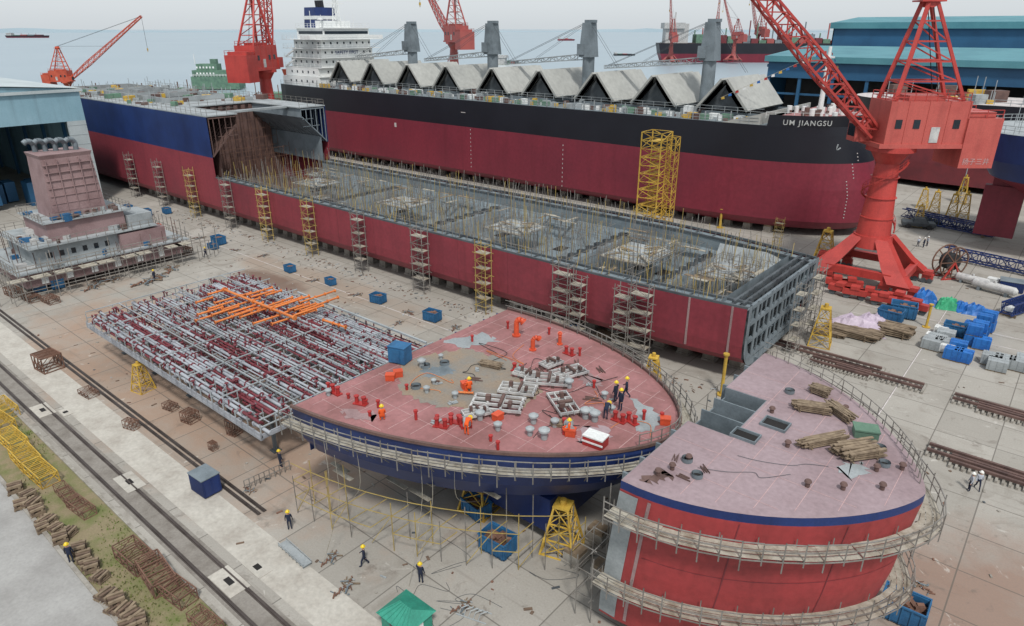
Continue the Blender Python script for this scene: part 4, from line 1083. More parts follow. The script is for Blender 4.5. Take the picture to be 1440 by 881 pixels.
portal_crane('portal_crane','red harbour crane standing far off on the quay',(-280,285),math.radians(160),math.radians(40),40,22.,1.3,col='crane_far_haze',col2='crane_far_haze',portal=True)
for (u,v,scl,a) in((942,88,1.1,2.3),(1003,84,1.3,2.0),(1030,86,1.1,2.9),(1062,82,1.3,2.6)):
    portal_crane('portal_crane','distant red harbour crane beside the moored ship',Y(u,v,0),a,math.radians(66),42,22.,scl,col='crane_far_haze',col2='crane_far_haze')

# ---------------------------------------------------------------- buildings
e=T('assembly_hall','pale blue steel assembly hall with an open front','building',(-200,30,0))
WZ=24.2
q=M(); q.bb(-168.3,-168,2,57.4,17.8,WZ); 
q.add([(-168,2,WZ),(-168,57.4,WZ),(-168,29,WZ+2.2)],[(0,1,2)]); q.bb(-250,-168.3,57.1,57.4,0,WZ); q.bb(-250,-168.3,2,2.3,0,WZ); q.bb(-250,-249.7,2.3,57.1,0,WZ)
q.build('wall','clad_pale',e,world=True)
q=M(); q.add([(-251,1.5,WZ+.15),(-167.6,1.5,WZ+.15),(-167.6,29,WZ+2.4),(-251,29,WZ+2.4),(-167.6,58,WZ+.15),(-251,58,WZ+.15)],[(0,1,2,3),(3,2,4,5)]); q.bb(-167.7,-167.55,1.5,58,WZ-.5,WZ+.1); q.build('roof','roof_pale',e,world=True)
q=M(); q.bb(-168.6,-168,53.8,57.4,0,17.8)
for k in range(9): q.bb(-168,-167.95,53.8,57.4,k*2+.9,k*2+1.)
q.build('column','roof_pale',e,world=True)
q=M(); q.bb(-168.6,-168,30,31,0,17.8); q.build('column','roof_pale',e,world=True)
q=M()
for k in range(5): 
    x=-178-k*14; q.bar((x,56,0),(x,56,18),.6); q.bar((x,3,0),(x,3,18),.6); q.bar((x,3,20),(x,56,20),.5); q.bar((x,3,18),(x,56,18),.4)
for k in range(9): q.box((ru(-176,-186),32+k*2.4,ru(1,3)),(4,2,ru(2,6)),0)
q.build('inner_frame','clad_blue',e,world=True)
e=T('fabrication_shed','large blue steel shed with teal roof and open bays','building',(-20,260,0))
q=M(); q.bb(-84,60,225,225.4,22,28); q.bb(-84,-83.6,225.4,300,0,28); q.bb(-84,60,299.6,300,0,28)
q.build('wall','clad_blue',e,world=True)
q=M(); q.add([(-85,224,28.2),(60,224,28.2),(60,262,30.6),(-85,262,30.6),(60,301,28.2),(-85,301,28.2)],[(0,1,2,3),(3,2,4,5)]); q.bb(-85,60,223.8,224.1,26.6,28.3); q.build('roof','roof_teal',e,world=True)
for k in range(15):
    x=-84+k*9.6; one('bay_column','clad_blue',e,lambda q:q.bb(x,x+.9,225.2,226,0,22))
q=M()
for z in(6,12,17): q.bb(-84,60,226,226.3,z,z+.6)
for z in(5,10,15,20,25): q.bb(-84.4,-84,225,300,z,z+.8)
for k in range(10): q.bb(-84.3,-84,226+k*7.5,226.6+k*7.5,0,28)
q.build('wall_girts','clad_blue',e,world=True)
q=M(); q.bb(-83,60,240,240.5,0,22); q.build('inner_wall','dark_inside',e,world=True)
e=T('fabrication_shed','second higher blue shed with teal roof behind the first','building',(20,330,0))
q=M(); q.bb(-90,90,305,305.4,0,38); q.bb(-90,-89.6,305,380,0,38); q.build('wall','clad_blue',e,world=True)
q=M(); q.add([(-91,304,38.1),(90,304,38.1),(90,340,40.5),(-91,340,40.5),(90,381,38.2),(-91,381,38.2)],[(0,1,2,3),(3,2,4,5)]); q.bb(-91,90,303.8,304.1,36,38.2); q.build('roof','roof_teal',e,world=True)
e=T('ship_hull','dark red and black ship hull standing before the blue shed','ship',(-10,205,0))
def dh(z,a,b): return [(-50+a,205,z)]+[(-50+a+16*(1-math.cos(t)),205-13*math.sin(t),z) for t in (.3,.6,.9,1.2,1.57)]+[(70,192,z),(70,218,z)]+[(-50+a+16*(1-math.cos(t)),205+13*math.sin(t),z) for t in (1.57,1.2,.9,.6,.3)]
q=M(); q.loft([dh(1.5,4,0),dh(6,1,0),dh(12,0,0),dh(12.3,0,0),dh(20,-1.5,0)],[0,0,1,2],cap1=1); q.build('hull',['antifouling_dark','line_white','hull_black'],e,world=True)
q=M(); q.rail([(-44,193,20),(60,192.4,20)],1.2,3,w=.12)
for k in range(50): x=ru(-44,50);d=ru(.8,3); q.box((x,ru(194,214),20+d*.4),(d*1.4,d,d),k%4,ru(0,1)); q.bar((x,200,20),(x,200,ru(22,26)),.15,0)
q.build('deck_clutter',['steel_light','brown_steel','yellow_paint','green_dull'],e,world=True,stuff=True)

e=T('casing_block','mauve primed ship casing tower standing on a deck block','ship block',(-120,36,0))
q=M(); q.bb(-129,-113.5,26,49,1,3.4,0); q.bb(-127.5,-115,28.5,45,3.5,6.4,1); q.bb(-126,-116,31,42,6.5,9.4,0); q.bb(-116,-114,40,47,3.5,6,0); q.bb(-121,-115.5,42.2,46,6.5,8.4,1)
q.build('deckhouse',['mauve_primer','steel_light'],e,world=True)
q=M(); R=lambda a,b,c,d,z:[(a,c,z),(b,c,z),(b,d,z),(a,d,z)]
q.loft([R(-123.8,-117.4,32.6,40.2,9.4),R(-123.6,-117.7,33.,39.8,18.2),R(-123.8,-117.5,32.8,40.,18.8)],[0,0],cap1=0,sm=False)
for k in range(7): z=10.4+k*1.15; q.bb(-117.75,-117.4,33.0,39.8,z,z+.1)
for k in range(5): y=33.4+k*1.5; q.bb(-117.8,-117.35,y,y+.1,9.6,18.1)
q.build('casing_tower','mauve_primer',e,world=True)
for k in range(5):
    x=-122.5+k*.6;y=34+k*1.2; one('exhaust_pipe','steel_primer',e,lambda q:q.tube([(x,y,18.7),(x,y,19.9),(x+.2,y-.4,20.4),(x+.3,y-.9,20.5),(x+.35,y-1.4,20.2)],.38,10))
q=M()
for lev,(a,b,c,d) in((3.5,(-130,-112.5,25,50)),(6.5,(-128.5,-114,27.5,46)),(9.45,(-126.5,-115.5,30.5,43))):
    q.bb(a,b,c,d,lev-.15,lev); q.rail([(a,c,lev),(b,c,lev),(b,d,lev),(a,d,lev)],1.1,1.3,1,.07,True)
q.build('platform_railing',['steel_light','pole_grey'],e,world=True)
for k in range(6): one('door','white_paint',e,lambda q:q.bb(-113.5,-113.44,28+k*3.4,28.9+k*3.4,1.3,2.9))
for k in range(6): one('window','glass_dark',e,lambda q:q.bb(-115,-114.94,30+k*1.6,30.6+k*1.6,4.5,5.3))
q=M()
for k in range(150): 
    L_=random.choice([3.5,6.5,9.45]); a,b,c,d={3.5:(-129,-113,26,49),6.5:(-127,-114.5,28.5,45),9.45:(-126,-116,31,42)}[L_]
    q.box((ru(a,b),ru(c,d),L_+.3),(ru(.2,1.6),ru(.2,1.2),ru(.2,1.1)),random.choice([0,1,2,3,1]),ru(0,2))
for k in range(60): x,y=ru(-129,-113),ru(26,49); q.bar((x,y,3.5),(x,y,ru(4.5,7.5)),.08,2)
q.build('platform_clutter',['steel_light','white_dull','brown_steel','blue_bin'],e,world=True,stuff=True)
e=T('supporting_scaffold','grey pole scaffold round the mauve casing block','scaffolding',(-114,36,0))
q=M()
for k in range(24):
    y=22+k*1.4
    for x in(-111.8,-110.2): 
        if rnd()<.8: q.bar((x+ru(-.2,.2),y,0),(x,y,ru(2.5,7)),.09)
for z in(1.6,3.2,4.8):
    for x in(-111.8,-110.2): q.bar((x,22+ru(0,4),z),(x,54-ru(0,6),z),.08)
for k in range(12): q.bar((-128+k*1.4,24.4,0),(-128+k*1.4,24.4,ru(3,7)),.09)
for z in(2,4,6): q.bar((-128,24.4,z),(-112,24.4,z),.08)
for k in range(9): q.box((-111.,24+k*3.1+ru(-1,1),3.3),(1.6,2.2,.06),1)
for k in range(9): q.bar((-127+k*1.6,51.,0),(-127+k*1.6,51.,ru(3,6)),.09)
q.build('poles',['pole_grey','plank'],e,world=True)

SX,SY=-8.,147.
e=T('ship_stern','blue and red ship stern with rudder beside the slip','ship',(10,150,0))
def so_(z,x0,w):
    x0+=SX
    near=[(60,SY-w,z)]+[(x0+10*(1-math.cos(t)),SY-w*math.sin(t)**.8,z) for t in [math.pi/2*(1-k/10) for k in range(11)]]
    far=[(p[0],2*SY-p[1],z) for p in near[::-1][1:]]
    return near+far
q=M(); q.loft([so_(1.6,10,2.),so_(5,7,3.),so_(8.5,3,5.5),so_(11,-1,9),so_(13.,-5,11.6),so_(16,-7,12.4),so_(20.5,-8,12.8)],[0,0,0,0,1,1],cap1=2)
q.build('hull',['ship_red','navy_paint','steel_light'],e,world=True)
q=M(); q.bb(SX-5,SX+1,SY-.8,SY+.8,1.6,10.5); q.bb(SX-4,SX,SY-.4,SY+.4,10.5,13); q.build('rudder','ship_red',e,world=True)
q=M(); q.cyl((SX+2.,SY,5.5),(SX+6,SY,5.5),.8,1.1,12)
for k in range(4):
    a=k*math.pi/2+.4; q.box((SX+3,SY+1.6*math.cos(a),5.5+1.6*math.sin(a)),(.25,1.1,3.2),0,0,a-math.pi/2)
q.build('propeller','yellow_paint',e,world=True)
q=M(); q.rail([(p[0],p[1],20.5) for p in so_(20.5,-7.6,12.4)],1.2,2,w=.09)
for k in range(40): 
    x,y=ru(-12,30),ru(137,158); q.bar((x,y,20.5),(x,y,ru(21,24)),.1)
q.build('deck_railing','steel_light',e,world=True)
# ---------------------------------------------------------------- trestles, bins, stacks
def fac_trestle():
    e=T('support_trestle','yellow steel pyramid support trestle on the concrete','trestle',group='yellow support trestles')
    q=M(); cs=[(-1,-1),(1,-1),(1,1),(-1,1)]
    lv=[[(a*(1.45-.85*t),b*(1.45-.85*t),5*t) for a,b in cs] for t in(0,.33,.66,1)]
    for j in range(4):
        q.bar(lv[0][j],lv[3][j],.16)
        for k in range(3):
            q.bar(lv[k+1][j],lv[k+1][(j+1)%4],.11); q.bar(lv[k][j],lv[k+1][(j+1)%4],.07); q.bar(lv[k][(j+1)%4],lv[k+1][j],.07)
        q.bar(lv[0][j],lv[0][(j+1)%4],.14)
    q.build('legs','yellow_paint',e)
    q=M(); q.box((0,0,5.1),(1.4,1.4,.2)); q.cyl((0,0,5.2),(0,0,5.7),.3,.28,10); q.build('head_plate','yellow_paint',e); return e
many(fac_trestle,[(Y3(790,770,0),.3,(.9,.9,.78)),(Y3(1152,484,0),.2,(.85,.85,.95)),(Y3(1157,366,0),.1,(1,1,1)),(Y3(915,550,0),.3,(.7,.7,.8)),(Y3(202,548,0),.2,(.6,.6,.6)),((-31,33,0),.1,(.9,.9,.68)),(Y3(1336,308,0),0,(.7,.7,1)),(Y3(1352,312,0),0,(.7,.7,1.1)),(Y3(1312,300,0),0,(.7,.7,.9)),(Y3(1350,285,0),0,(.7,.7,1.1)),(Y3(1296,292,0),0,(.7,.7,.8)),(Y3(1290,318,0),0,(.6,.6,.8))])
def fac_post():
    q=M(); q.cyl((0,0,0),(0,0,5.2),.2,.2,12); q.cyl((0,0,0),(0,0,.15),.6,.6,12); q.cyl((0,0,5.2),(0,0,5.4),.36,.36,12)
    return tag(q.build('support_post','yellow_paint'),'yellow tubular steel support post on the concrete','post','yellow support posts')
many(fac_post,[(Y3(1014,555,0),0,(.9,.9,.9)),(Y3(1036,552,0),0,(.9,.9,.35)),(Y3(918,552,0),0,(1,1,.7)),(Y3(1012,320,0),0,(1.2,1.2,.7)),(Y3(1302,460,0),0,(.8,.8,.6))])
def fac_bin():
    e=T('blue_bin','blue open steel scrap bin on the concrete','bin',group='blue steel bins')
    q=M(); w,d,h=1.2,.8,1.4
    for a,b,c,dd in((-w,w,-d,-d+.08),(-w,w,d-.08,d),(-w,-w+.08,-d+.08,d-.08),(w-.08,w,-d+.08,d-.08)): q.bb(a,b,c,dd,.15,h)
    q.bb(-w,w,-d,d,.12,.2)
    for k in range(5): x=-1.05+k*.5; q.bb(x,x+.1,-d-.06,-d,.15,h); q.bb(x,x+.1,d,d+.06,.15,h)
    for k in (-.6,0,.6): q.bb(w,w+.06,k-.05,k+.05,.15,h)
    q.bb(-w-.04,w+.04,-d-.08,-d+.02,h,h+.1);q.bb(-w-.04,w+.04,d-.02,d+.08,h,h+.1);q.bb(-w-.04,-w+.04,-d,d,h,h+.1);q.bb(w-.04,w+.04,-d,d,h,h+.1); q.build('shell','blue_bin',e)
    q=M(); 
    for k in range(10): q.box((ru(-.8,.8),ru(-.5,.5),ru(.9,1.15)),(ru(.4,1),ru(.2,.4),.25),0,ru(0,3),ru(-.4,.4))
    q.bb(-1.1,1.1,-.7,.7,.2,.95); q.build('scrap','rust_steel',e)
    q=M()
    for x in(-.8,.8): q.bb(x-.1,x+.1,-.8,.8,0,.12)
    q.build('skid','steel_dark',e); return e
pl=[(Y3(u,v,0),ru(-.2,.2),(k,k,k)) for u,v,k in((207,303,.9),(308,343,1),(408,382,.75),(532,425,.85),(608,450,.9),(465,400,.7),(180,297,.9),(235,300,.8),(670,722,.9),(700,773,1.),(55,408,1.),(80,404,1),(300,350,.7),(1267,868,1.1),(1268,445,1.3),(1250,452,1.2),(1340,470,1),(1090,575,.9),(880,470,.9))]
many(fac_bin,pl)
def fac_cont():
    e=T('small_container','dark blue corrugated steel site container','container',group='site containers')
    q=M(); q.bb(-1.5,1.5,-1.1,1.1,.15,2.2)
    for k in range(11): x=-1.4+k*.27; q.bb(x,x+.12,-1.16,-1.1,.2,2.1); q.bb(x,x+.12,1.1,1.16,.2,2.1)
    q.build('body','navy_paint',e); q=M(); q.bb(-1.55,1.55,-1.2,1.2,2.2,2.3); q.build('roof','steel_primer',e)
    q=M(); q.bb(1.5,1.56,-.9,.9,.2,2.1); q.bb(1.56,1.62,-.05,.05,.3,2.); q.build('door','navy_paint',e); return e
many(fac_cont,[(Y3(291,690,0),.05,(.7,.7,.8)),(Y3(1420,408,0),.1,(1,1,.7))])
x,y=Y(573,885,0); e=T('site_cabin','small green site cabin with hipped metal roof','cabin',(x,y,0)); e.scale=(.72,.72,.72)
q=M(); q.bb(-1.7,1.7,-1.5,1.5,0,2.1); q.build('wall','green_paint',e)
q=M(); q.add([(-2,-1.8,2.1),(2,-1.8,2.1),(2,1.8,2.1),(-2,1.8,2.1),(-.8,0,2.9),(.8,0,2.9)],[(0,1,5,4),(1,2,5),(2,3,4,5),(3,0,4)])
for k in range(7): q.bar((-1.8+k*.6,-1.8,2.14),(-.7+k*.23,-.05,2.92),.05)
q.build('roof','green_paint',e)
q=M(); q.bb(-.5,.5,-1.56,-1.5,.9,1.7); q.build('window','glass_dark',e); q=M(); q.bb(1.7,1.76,-.5,.4,.05,1.9); q.build('door','white_paint',e)
def fac_pal():
    e=T('timber_block_pallet','pallet stacked with short brown timber blocks','pallet',group='pallets of timber blocks by the track')
    q=M()
    for y in(-.5,0,.5): q.bb(-.8,.8,y-.06,y+.06,0,.1)
    for k in range(6): q.bb(-.8+k*.29,-.65+k*.29,-.6,.6,.1,.14)
    q.build('pallet','timber',e); q=M()
    for l in range(3):
        for k in range(4):
            if rnd()<.85: q.box((ru(-.1,.1) if l%2 else -.6+k*.4,-.45+k*.3 if l%2 else ru(-.1,.1),.24+l*.2),((1.4,.22,.18) if l%2 else (.22,1.2,.18)),k%2,ru(-.15,.15))
    q.build('timber_blocks',['old_timber','timber'],e); return e
pl=[]
for u,v in((22,690),(40,700),(30,712),(52,722),(65,735),(78,745),(85,760),(95,752),(118,785),(130,800),(140,815),(122,795),(150,842),(165,850),(175,862),(185,872),(195,878),(160,860),(60,745),(112,775),(45,712),(180,885)):
    k=ru(.7,.9); pl.append((Y3(u,v,0),ru(-.5,.5),(k,k,k*ru(.8,1.4))))
many(fac_pal,pl)
def fac_cage(col,label,grp,name='steel_cage_frame'):
    def f():
        q=M(); 
        for x in(-1.8,-.6,.6,1.8):
            for y in(-.7,.7): q.bar((x,y,0),(x,y,1.1),.07)
            for z in(.05,1.1): q.bar((x,-.7,z),(x,.7,z),.07)
            q.bar((x,-.7,0),(x,.7,1.1),.05)
        for y in(-.7,.7):
            for z in(.05,.55,1.1): q.bar((-1.8,y,z),(1.8,y,z),.07)
            for x in(-1.8,-.6,.6): q.bar((x,y,0),(x+1.2,y,1.1),.055)
        for x in(-1.5,-1.2,-.9,-.3,0,.3,.9,1.2,1.5): q.bar((x,-.7,1.1),(x,.7,1.1),.04)
        return tag(q.build(name,col),label,'frame',grp)
    return f
many(fac_cage('yellow_paint','yellow steel lattice frame lying by the track','yellow lattice frames'),[(Y3(8,580,0),.05),(Y3(20,625,0),.05),(Y3(38,650,0),.0,(1,1.1,1)),(Y3(60,672,0),.05),(Y3(2,600,0),.1)])
many(fac_cage('rust_steel','rusty brown steel lattice frame lying on the verge','rusty lattice frames'),[(Y3(192,790,0),.05,(.9,1.1,1)),(Y3(222,815,0),-.1,(1.,1.1,1.)),(Y3(250,838,0),.1,(.8,.9,.9)),(Y3(115,718,0),.1,(.8,.7,.7)),(Y3(95,700,0),.0,(.9,.6,.7)),(Y3(290,880,0),.1,(.7,.7,.7))])
many(fac_cage('rust_steel','brown mesh crate standing on stained concrete','brown mesh crates','mesh_crate'),[(Y3(70,518,0),.1,(.7,1.5,1.7)),(Y3(125,555,0),.1,(.6,.8,.5)),(Y3(185,602,0),.3,(.4,.5,.8)),(Y3(262,357,0),.1,(.6,1,1)),(Y3(300,632,0),.1,(.2,.4,.7)),(Y3(330,610,0),.2,(.3,.7,1.5)),(Y3(268,592,0),.2,(.4,.8,1)),(Y3(240,575,0),.2,(.4,.6,.6)),(Y3(20,415,0),.1,(.8,1,1)),(Y3(45,422,0),.1,(.8,1,.8)),(Y3(72,425,0),.1,(.7,1,.8))])
def fac_pile():
    e=T('scrap_pile','loose pile of steel offcuts and timber on the ground','scrap pile',group='piles of offcuts on the ground')
    q=M()
    for k in range(30): q.box((random.gauss(0,.7),random.gauss(0,.5),ru(.04,.3)),(ru(.2,1.2),ru(.06,.22),ru(.04,.14)),random.choice([0,1,2,3]),ru(0,3.1),ru(-.2,.2))
    q.build('offcuts',['rust_steel','timber','steel_primer','steel_light'],e); return e
PILES=((465,787,.5),(485,828,.6),(150,395,1.1),(205,398,1.3),(130,405,1.),(240,380,1.1),(225,390,1.),(350,690,.4),(175,360,1.),(650,855,.5),(240,350,1.),(1230,330,1.),(560,455,.5),(1295,825,.5),(370,360,.6),(440,395,.6),(500,415,.6),(575,440,.6),(640,462,.6),(280,335,.7),(330,352,.6))
many(fac_pile,[(Y3(u,v,0),ru(0,3),(k,k,k)) for u,v,k in PILES])
def fac_rack():
    q=M()
    for k in range(5): q.tube([(k*.35,0,0),(k*.35+.1,.2,.5),(k*.35+.5,.5,.6),(k*.35+.3,.9,.05)],.03,5)
    q.bar((-.2,.9,.04),(2,.9,.04),.06); q.bar((-.2,0,.04),(2,0,.04),.06)
    return tag(q.build('steel_stand','steel_light'),'small bent pale steel stand lying on concrete','stand')
many(fac_rack,[(Y3(645,865,0),.3,(1,1,1))])
q=M(); q.box((0,0,.35),(4.6,.9,.06)); q.rail([(-2.3,-.45,.1),(2.3,-.45,.1)],.5,.6); q.rail([(-2.3,.45,.1),(2.3,.45,.1)],.5,.6)
for x in(-2.1,0,2.1): q.box((x,0,.17),(.1,.8,.34))
o=q.build('steel_gangway','steel_light',None,Y3(415,782,0)); o.rotation_euler[2]=-.05; o.scale=(.75,.75,.75); tag(o,'pale grey steel gangway lying on the ground','gangway')
q=M()
for k in range(10):
    x,y=Y(345+k*7,690-k*3.2,0); q.bar((x,y,0),(x,y,1.),.06)
a=Y3(345,690,0);b=Y3(408,661,0)
for z in(.5,1.): q.bar((a[0],a[1],z),(b[0],b[1],z),.05)
tag(q.build('steel_fence','pole_grey'),'low grey steel fence across the yard','fence')

# ---------------------------------------------------------------- right hand yard
def fac_tarp(k,lab):
    def f():
        q=M(); n=11; v=[];fcs=[]
        for i in range(n):
            for j in range(n):
                a=(i/(n-1)-.5)*2;b=(j/(n-1)-.5)*2; h=max(0,(1-abs(a)**3)*(1-abs(b)**3))*1.2*(.7+.6*rnd()); v.append((a*1.6+ru(-.12,.12),b*1.4+ru(-.12,.12),h if 0<i<n-1 and 0<j<n-1 else 0.02))
        for i in range(n-1):
            for j in range(n-1): fcs.append((i*n+j,(i+1)*n+j,(i+1)*n+j+1,i*n+j+1))
        q.add(v,fcs,0,False); return tag(q.build('tarpaulin_pile',k),lab,'tarpaulin','tarpaulin covered piles')
    return f
many(fac_tarp('lilac_sheet','pale lilac tarpaulin over a low pile'),[(Y3(1203,462,0),.3,(2.1,1.5,1.3)),(Y3(1225,455,0),.3,(1.2,1.2,1))])
many(fac_tarp('blue_sheet','bright blue tarpaulin over stacked goods'),[(Y3(1298,425,0),.3,(1.1,1,1.5)),(Y3(1370,440,0),.2,(1,.9,1.)),(Y3(1350,436,0),.9,(.7,.6,1))])
many(fac_tarp('green_sheet','green tarpaulin over a small pile'),[(Y3(1331,433,0),.3,(.9,.8,1.2))])
def fac_ibc(k,lab,grp,nm='wrapped_crate'):
    def f():
        e=T(nm,lab,'crate',group=grp); q=M(); q.bb(-.75,.75,-.6,.6,.15,1.3); 
        for x in(-.5,0,.5): q.bb(x-.04,x+.04,-.63,.63,.15,1.33)
        q.bb(-.78,.78,-.04,.04,.15,1.34)
        q.build('crate_body',k,e); q=M()
        for y in(-.5,0,.5): q.bb(-.75,.75,y-.06,y+.06,0,.15)
        q.build('pallet','timber',e); return e
    return f
pl=[]
for (u,v) in((1338,505),(1352,508),(1345,495),(1372,480),(1378,470),(1365,485),(1385,465),(1365,468),(1378,490)):
    pl.append((Y3(u,v,0),ru(-.1,.1),(1.2,1.2,1.1)))
pl+=[((p[0][0],p[0][1],1.4),p[1],(1.1,1.1,1)) for p in pl[3:7]]
many(fac_ibc('blue_sheet','bright blue wrapped crate on a wooden pallet','blue wrapped crates'),pl)
many(fac_ibc('steel_light','grey wrapped crate on a wooden pallet','grey wrapped crates'),[(Y3(u,v,0),ru(-.1,.1),(1.3,1.3,1)) for u,v in((1392,512),(1410,515),(1400,520),(1430,520),(1315,485),(1325,490),(1440,515),(1308,490),(1328,478))])
many(fac_ibc('white_paint','white wrapped crate on a wooden pallet','white wrapped crates'),[(Y3(u,v,0),ru(-.1,.1),(1.,1.,.8)) for u,v in((1345,470),(1310,480),(1322,470),(1330,495),(1352,468),(1415,440),(1395,400))])
many(fac_tstack,[(Y3(1195,472,0),-.0,(1.6,1.2,1.6)),(Y3(1257,470,0),0,(1,1.6,2.)),(Y3(1165,470,0),.1,(1,1,1)),(Y3(860,475,0),0,(1,1,1)),(Y3(1215,472,0),0,(1,1,1.5))])
def fac_beam():
    e=T('slipway_rail_beam','long pair of rusty slipway rail beams on sleepers','rail beam',group='slipway rail beams')
    q=M()
    for y in(-.55,.55): q.bb(-8,8,y-.14,y+.14,.25,.5)
    q.build('beams','brown_steel',e); q=M()
    for k in range(17): q.bb(-8+k,-7.6+k,-1.3,1.3,0,.25)
    q.build('sleepers','concrete_block',e); return e
many(fac_beam,[(Y3(u,v,0),r,(L,1,1)) for (u,v,r,L) in((1160,503,0,.75),(1235,530,0,.55),(1410,580,0,.55),(1440,592,0,.5),(1375,655,0,.5),(1410,672,0,.5),(1180,518,0,.4))])
def fac_boom():
    e=T('crane_boom_section','blue lattice crane boom section lying on blocks','crane part',group='blue lattice sections')
    q=M(); q.lattice((-8,0,1.2),(8,0,1.2),1.5,1.5,12,.18,.1); q.build('lattice','navy_paint',e)
    q=M(); q.box((-6,0,.22),(.5,2,.44)); q.box((6,0,.22),(.5,2,.44)); q.build('blocks','timber',e); return e
many(fac_boom,[(Y3(1325,318,0),-.3,(1,1,1)),(Y3(1400,378,0),-.2,(1,1,1)),(Y3(1345,325,0),-.25,(.8,1,1)),(Y3(1430,440,0),1.2,(.4,1,1))])
x,y=Y(1330,390,0); e=T('cable_reel','large dark steel cable reel on a stand','cable reel',(x,y,0)); e.rotation_euler[2]=.9
for yy in(-.8,.8):
    q=M(); n=24; pts=[(2.4*math.cos(k*2*math.pi/n),yy,2.7+2.4*math.sin(k*2*math.pi/n)) for k in range(n+1)]
    q.tube(pts,.12,5)
    for k in range(0,n,3): q.bar((0,yy,2.7),pts[k],.14)
    q.build('flange','rust_steel',e)
q=M(); q.cyl((0,-.8,2.7),(0,.8,2.7),1.3,1.3,20); q.build('cable_drum','cable_black',e)
q=M()
for yy in(-1.,1.): q.bar((-1.6,yy,0),(0,yy,2.7),.2); q.bar((1.6,yy,0),(0,yy,2.7),.2); q.bar((-1.8,yy,.1),(1.8,yy,.1),.2)
q.build('stand','crane_red',e)
def fac_cyl():
    e=T('horizontal_tank','white horizontal cylindrical tank on saddles','tank',group='white tanks')
    q=M(); q.cyl((-3,0,1.1),(3,0,1.1),.7,.7,18); q.cyl((3,0,1.1),(3.4,0,1.1),.7,.3,18); q.cyl((-3.4,0,1.1),(-3,0,1.1),.3,.7,18); q.cyl((0,0,1.8),(0,0,2.1),.25,.25,10); q.build('shell','white_dull',e)
    q=M(); q.box((-2,0,.3),(.4,1.3,.6)); q.box((2,0,.3),(.4,1.3,.6)); q.build('saddle','steel_primer',e); return e
many(fac_cyl,[(Y3(1395,412,0),-.25,(.9,.8,.9)),(Y3(1365,400,0),-.2,(.7,.7,.8))])
def fac_redtruck():
    e=T('wheel_bogie','red steel crane wheel bogie standing on the rails','bogie',group='red wheel bogies')
    q=M(); q.bb(-1.6,1.6,-.5,.5,.7,1.5); q.bb(-.6,.6,-.6,.6,1.5,2.); q.build('body','crane_red',e)
    for x in(-1.,1.):
        q=M(); q.cyl((x,-.35,.45),(x,.35,.45),.45,None,14); q.build('wheel','steel_dark',e)
    return e
many(fac_redtruck,[(Y3(u,v,0),ru(-.2,.4)) for u,v in((1180,415),(1200,420),(1220,422),(1195,408),(1240,430),(1285,440),(1262,428),(1175,405))])
def fac_truck(k):
    def f():
        e=T('parked_car','dark parked pickup truck on the yard road','car',group='parked vehicles')
        q=M(); P=lambda x0,x1,y,z:[(x0,-y,z),(x1,-y,z),(x1,y,z),(x0,y,z)]
        q.loft([P(-2.4,2.4,.9,.4),P(-2.45,2.45,.95,.9),P(-2.4,2.2,.9,1.05)],[0,0],cap0=0,cap1=0,sm=False); q.loft([P(-.9,1.3,.88,1.05),P(-.6,.7,.75,1.7)],[0],cap1=0,sm=False); q.build('body',k,e)
        q=M(); q.loft([P(-.92,1.32,.8,1.1),P(-.66,.82,.77,1.55)],[0],sm=False); q.build('window','glass_dark',e)
        for x in(-1.5,1.5):
            for y in(-.9,.9): q=M(); q.cyl((x,y-.12,.38),(x,y+.12,.38),.38,None,14); q.build('wheel','cable_black',e)
        return e
    return f
many(fac_truck('steel_dark'),[(Y3(1290,320,0),.3,(1.2,1.2,1.2)),(Y3(1300,316,0),.4,(1,1,1))])
def fac_lamp():
    e=T('street_lamp','thin grey yard street lamp with double arm','street lamp',group='yard lamps'); q=M(); q.cyl((0,0,0),(0,0,12),.14,.08,8); q.bar((-1.2,0,12),(1.2,0,12),.1); q.build('pole','steel_light',e)
    for x in(-1.4,1.4): q=M(); q.box((x,0,12),(.8,.3,.15)); q.build('lamp_head','white_paint',e)
    return e
many(fac_lamp,[(Y3(1398,300,0),.5),((-20,180,0),.5),((-60,185,0),.5)])

# ---------------------------------------------------------------- distant things
def box_ship(name,label,x,y,L,W,H,rz,mats,deckitems):
    e=T(name,label,'ship',(x,y,-2.5)); e.rotation_euler[2]=rz
    q=M(); O=lambda z,f,w:[(-L/2*f,-W/2*w,z),(L*.38*f,-W/2*w,z),(L*.5*f,0,z),(L*.38*f,W/2*w,z),(-L/2*f,W/2*w,z)]
    q.loft([O(0,.95,.9),O(H*.45,.98,1),O(H,1,1)],[0,1],cap1=2,sm=False); q.build('hull',mats,e)
    q=M(); q.bb(-L*.47,-L*.36,-W*.42,W*.42,H,H*2.0); q.bb(-L*.48,-L*.38,-W*.5,W*.5,H*1.75,H*2.05); q.bar((-L*.42,0,H*2),(-L*.42,0,H*2.6),L*.006); q.build('bridge','white_dull',e)
    for k in range(deckitems):
        q=M(); x0=-L*.32+k*L*.68/deckitems; q.bb(x0,x0+L*.6/deckitems,-W*.4,W*.4,H,H*ru(1.1,1.5)); q.bar((x0,0,H),(x0,0,H*ru(1.5,2.2)),L*.005); q.build('deck_cargo',['green_dull','crane_far_haze','steel_primer','antifouling_dark'][k%4],e)
    return e
x,y=Y(40,53,-2.5); box_ship('cargo_ship','dark distant cargo ship lying on the pale sea',x,y,190,26,10,.72,['ship_red','hull_black','steel_primer'],4)
x,y=Y(796,57,-2.5); box_ship('cargo_ship','small maroon cargo ship far out on the sea',x,y,60,12,5,.75,['ship_red','ship_red','steel_primer'],3)
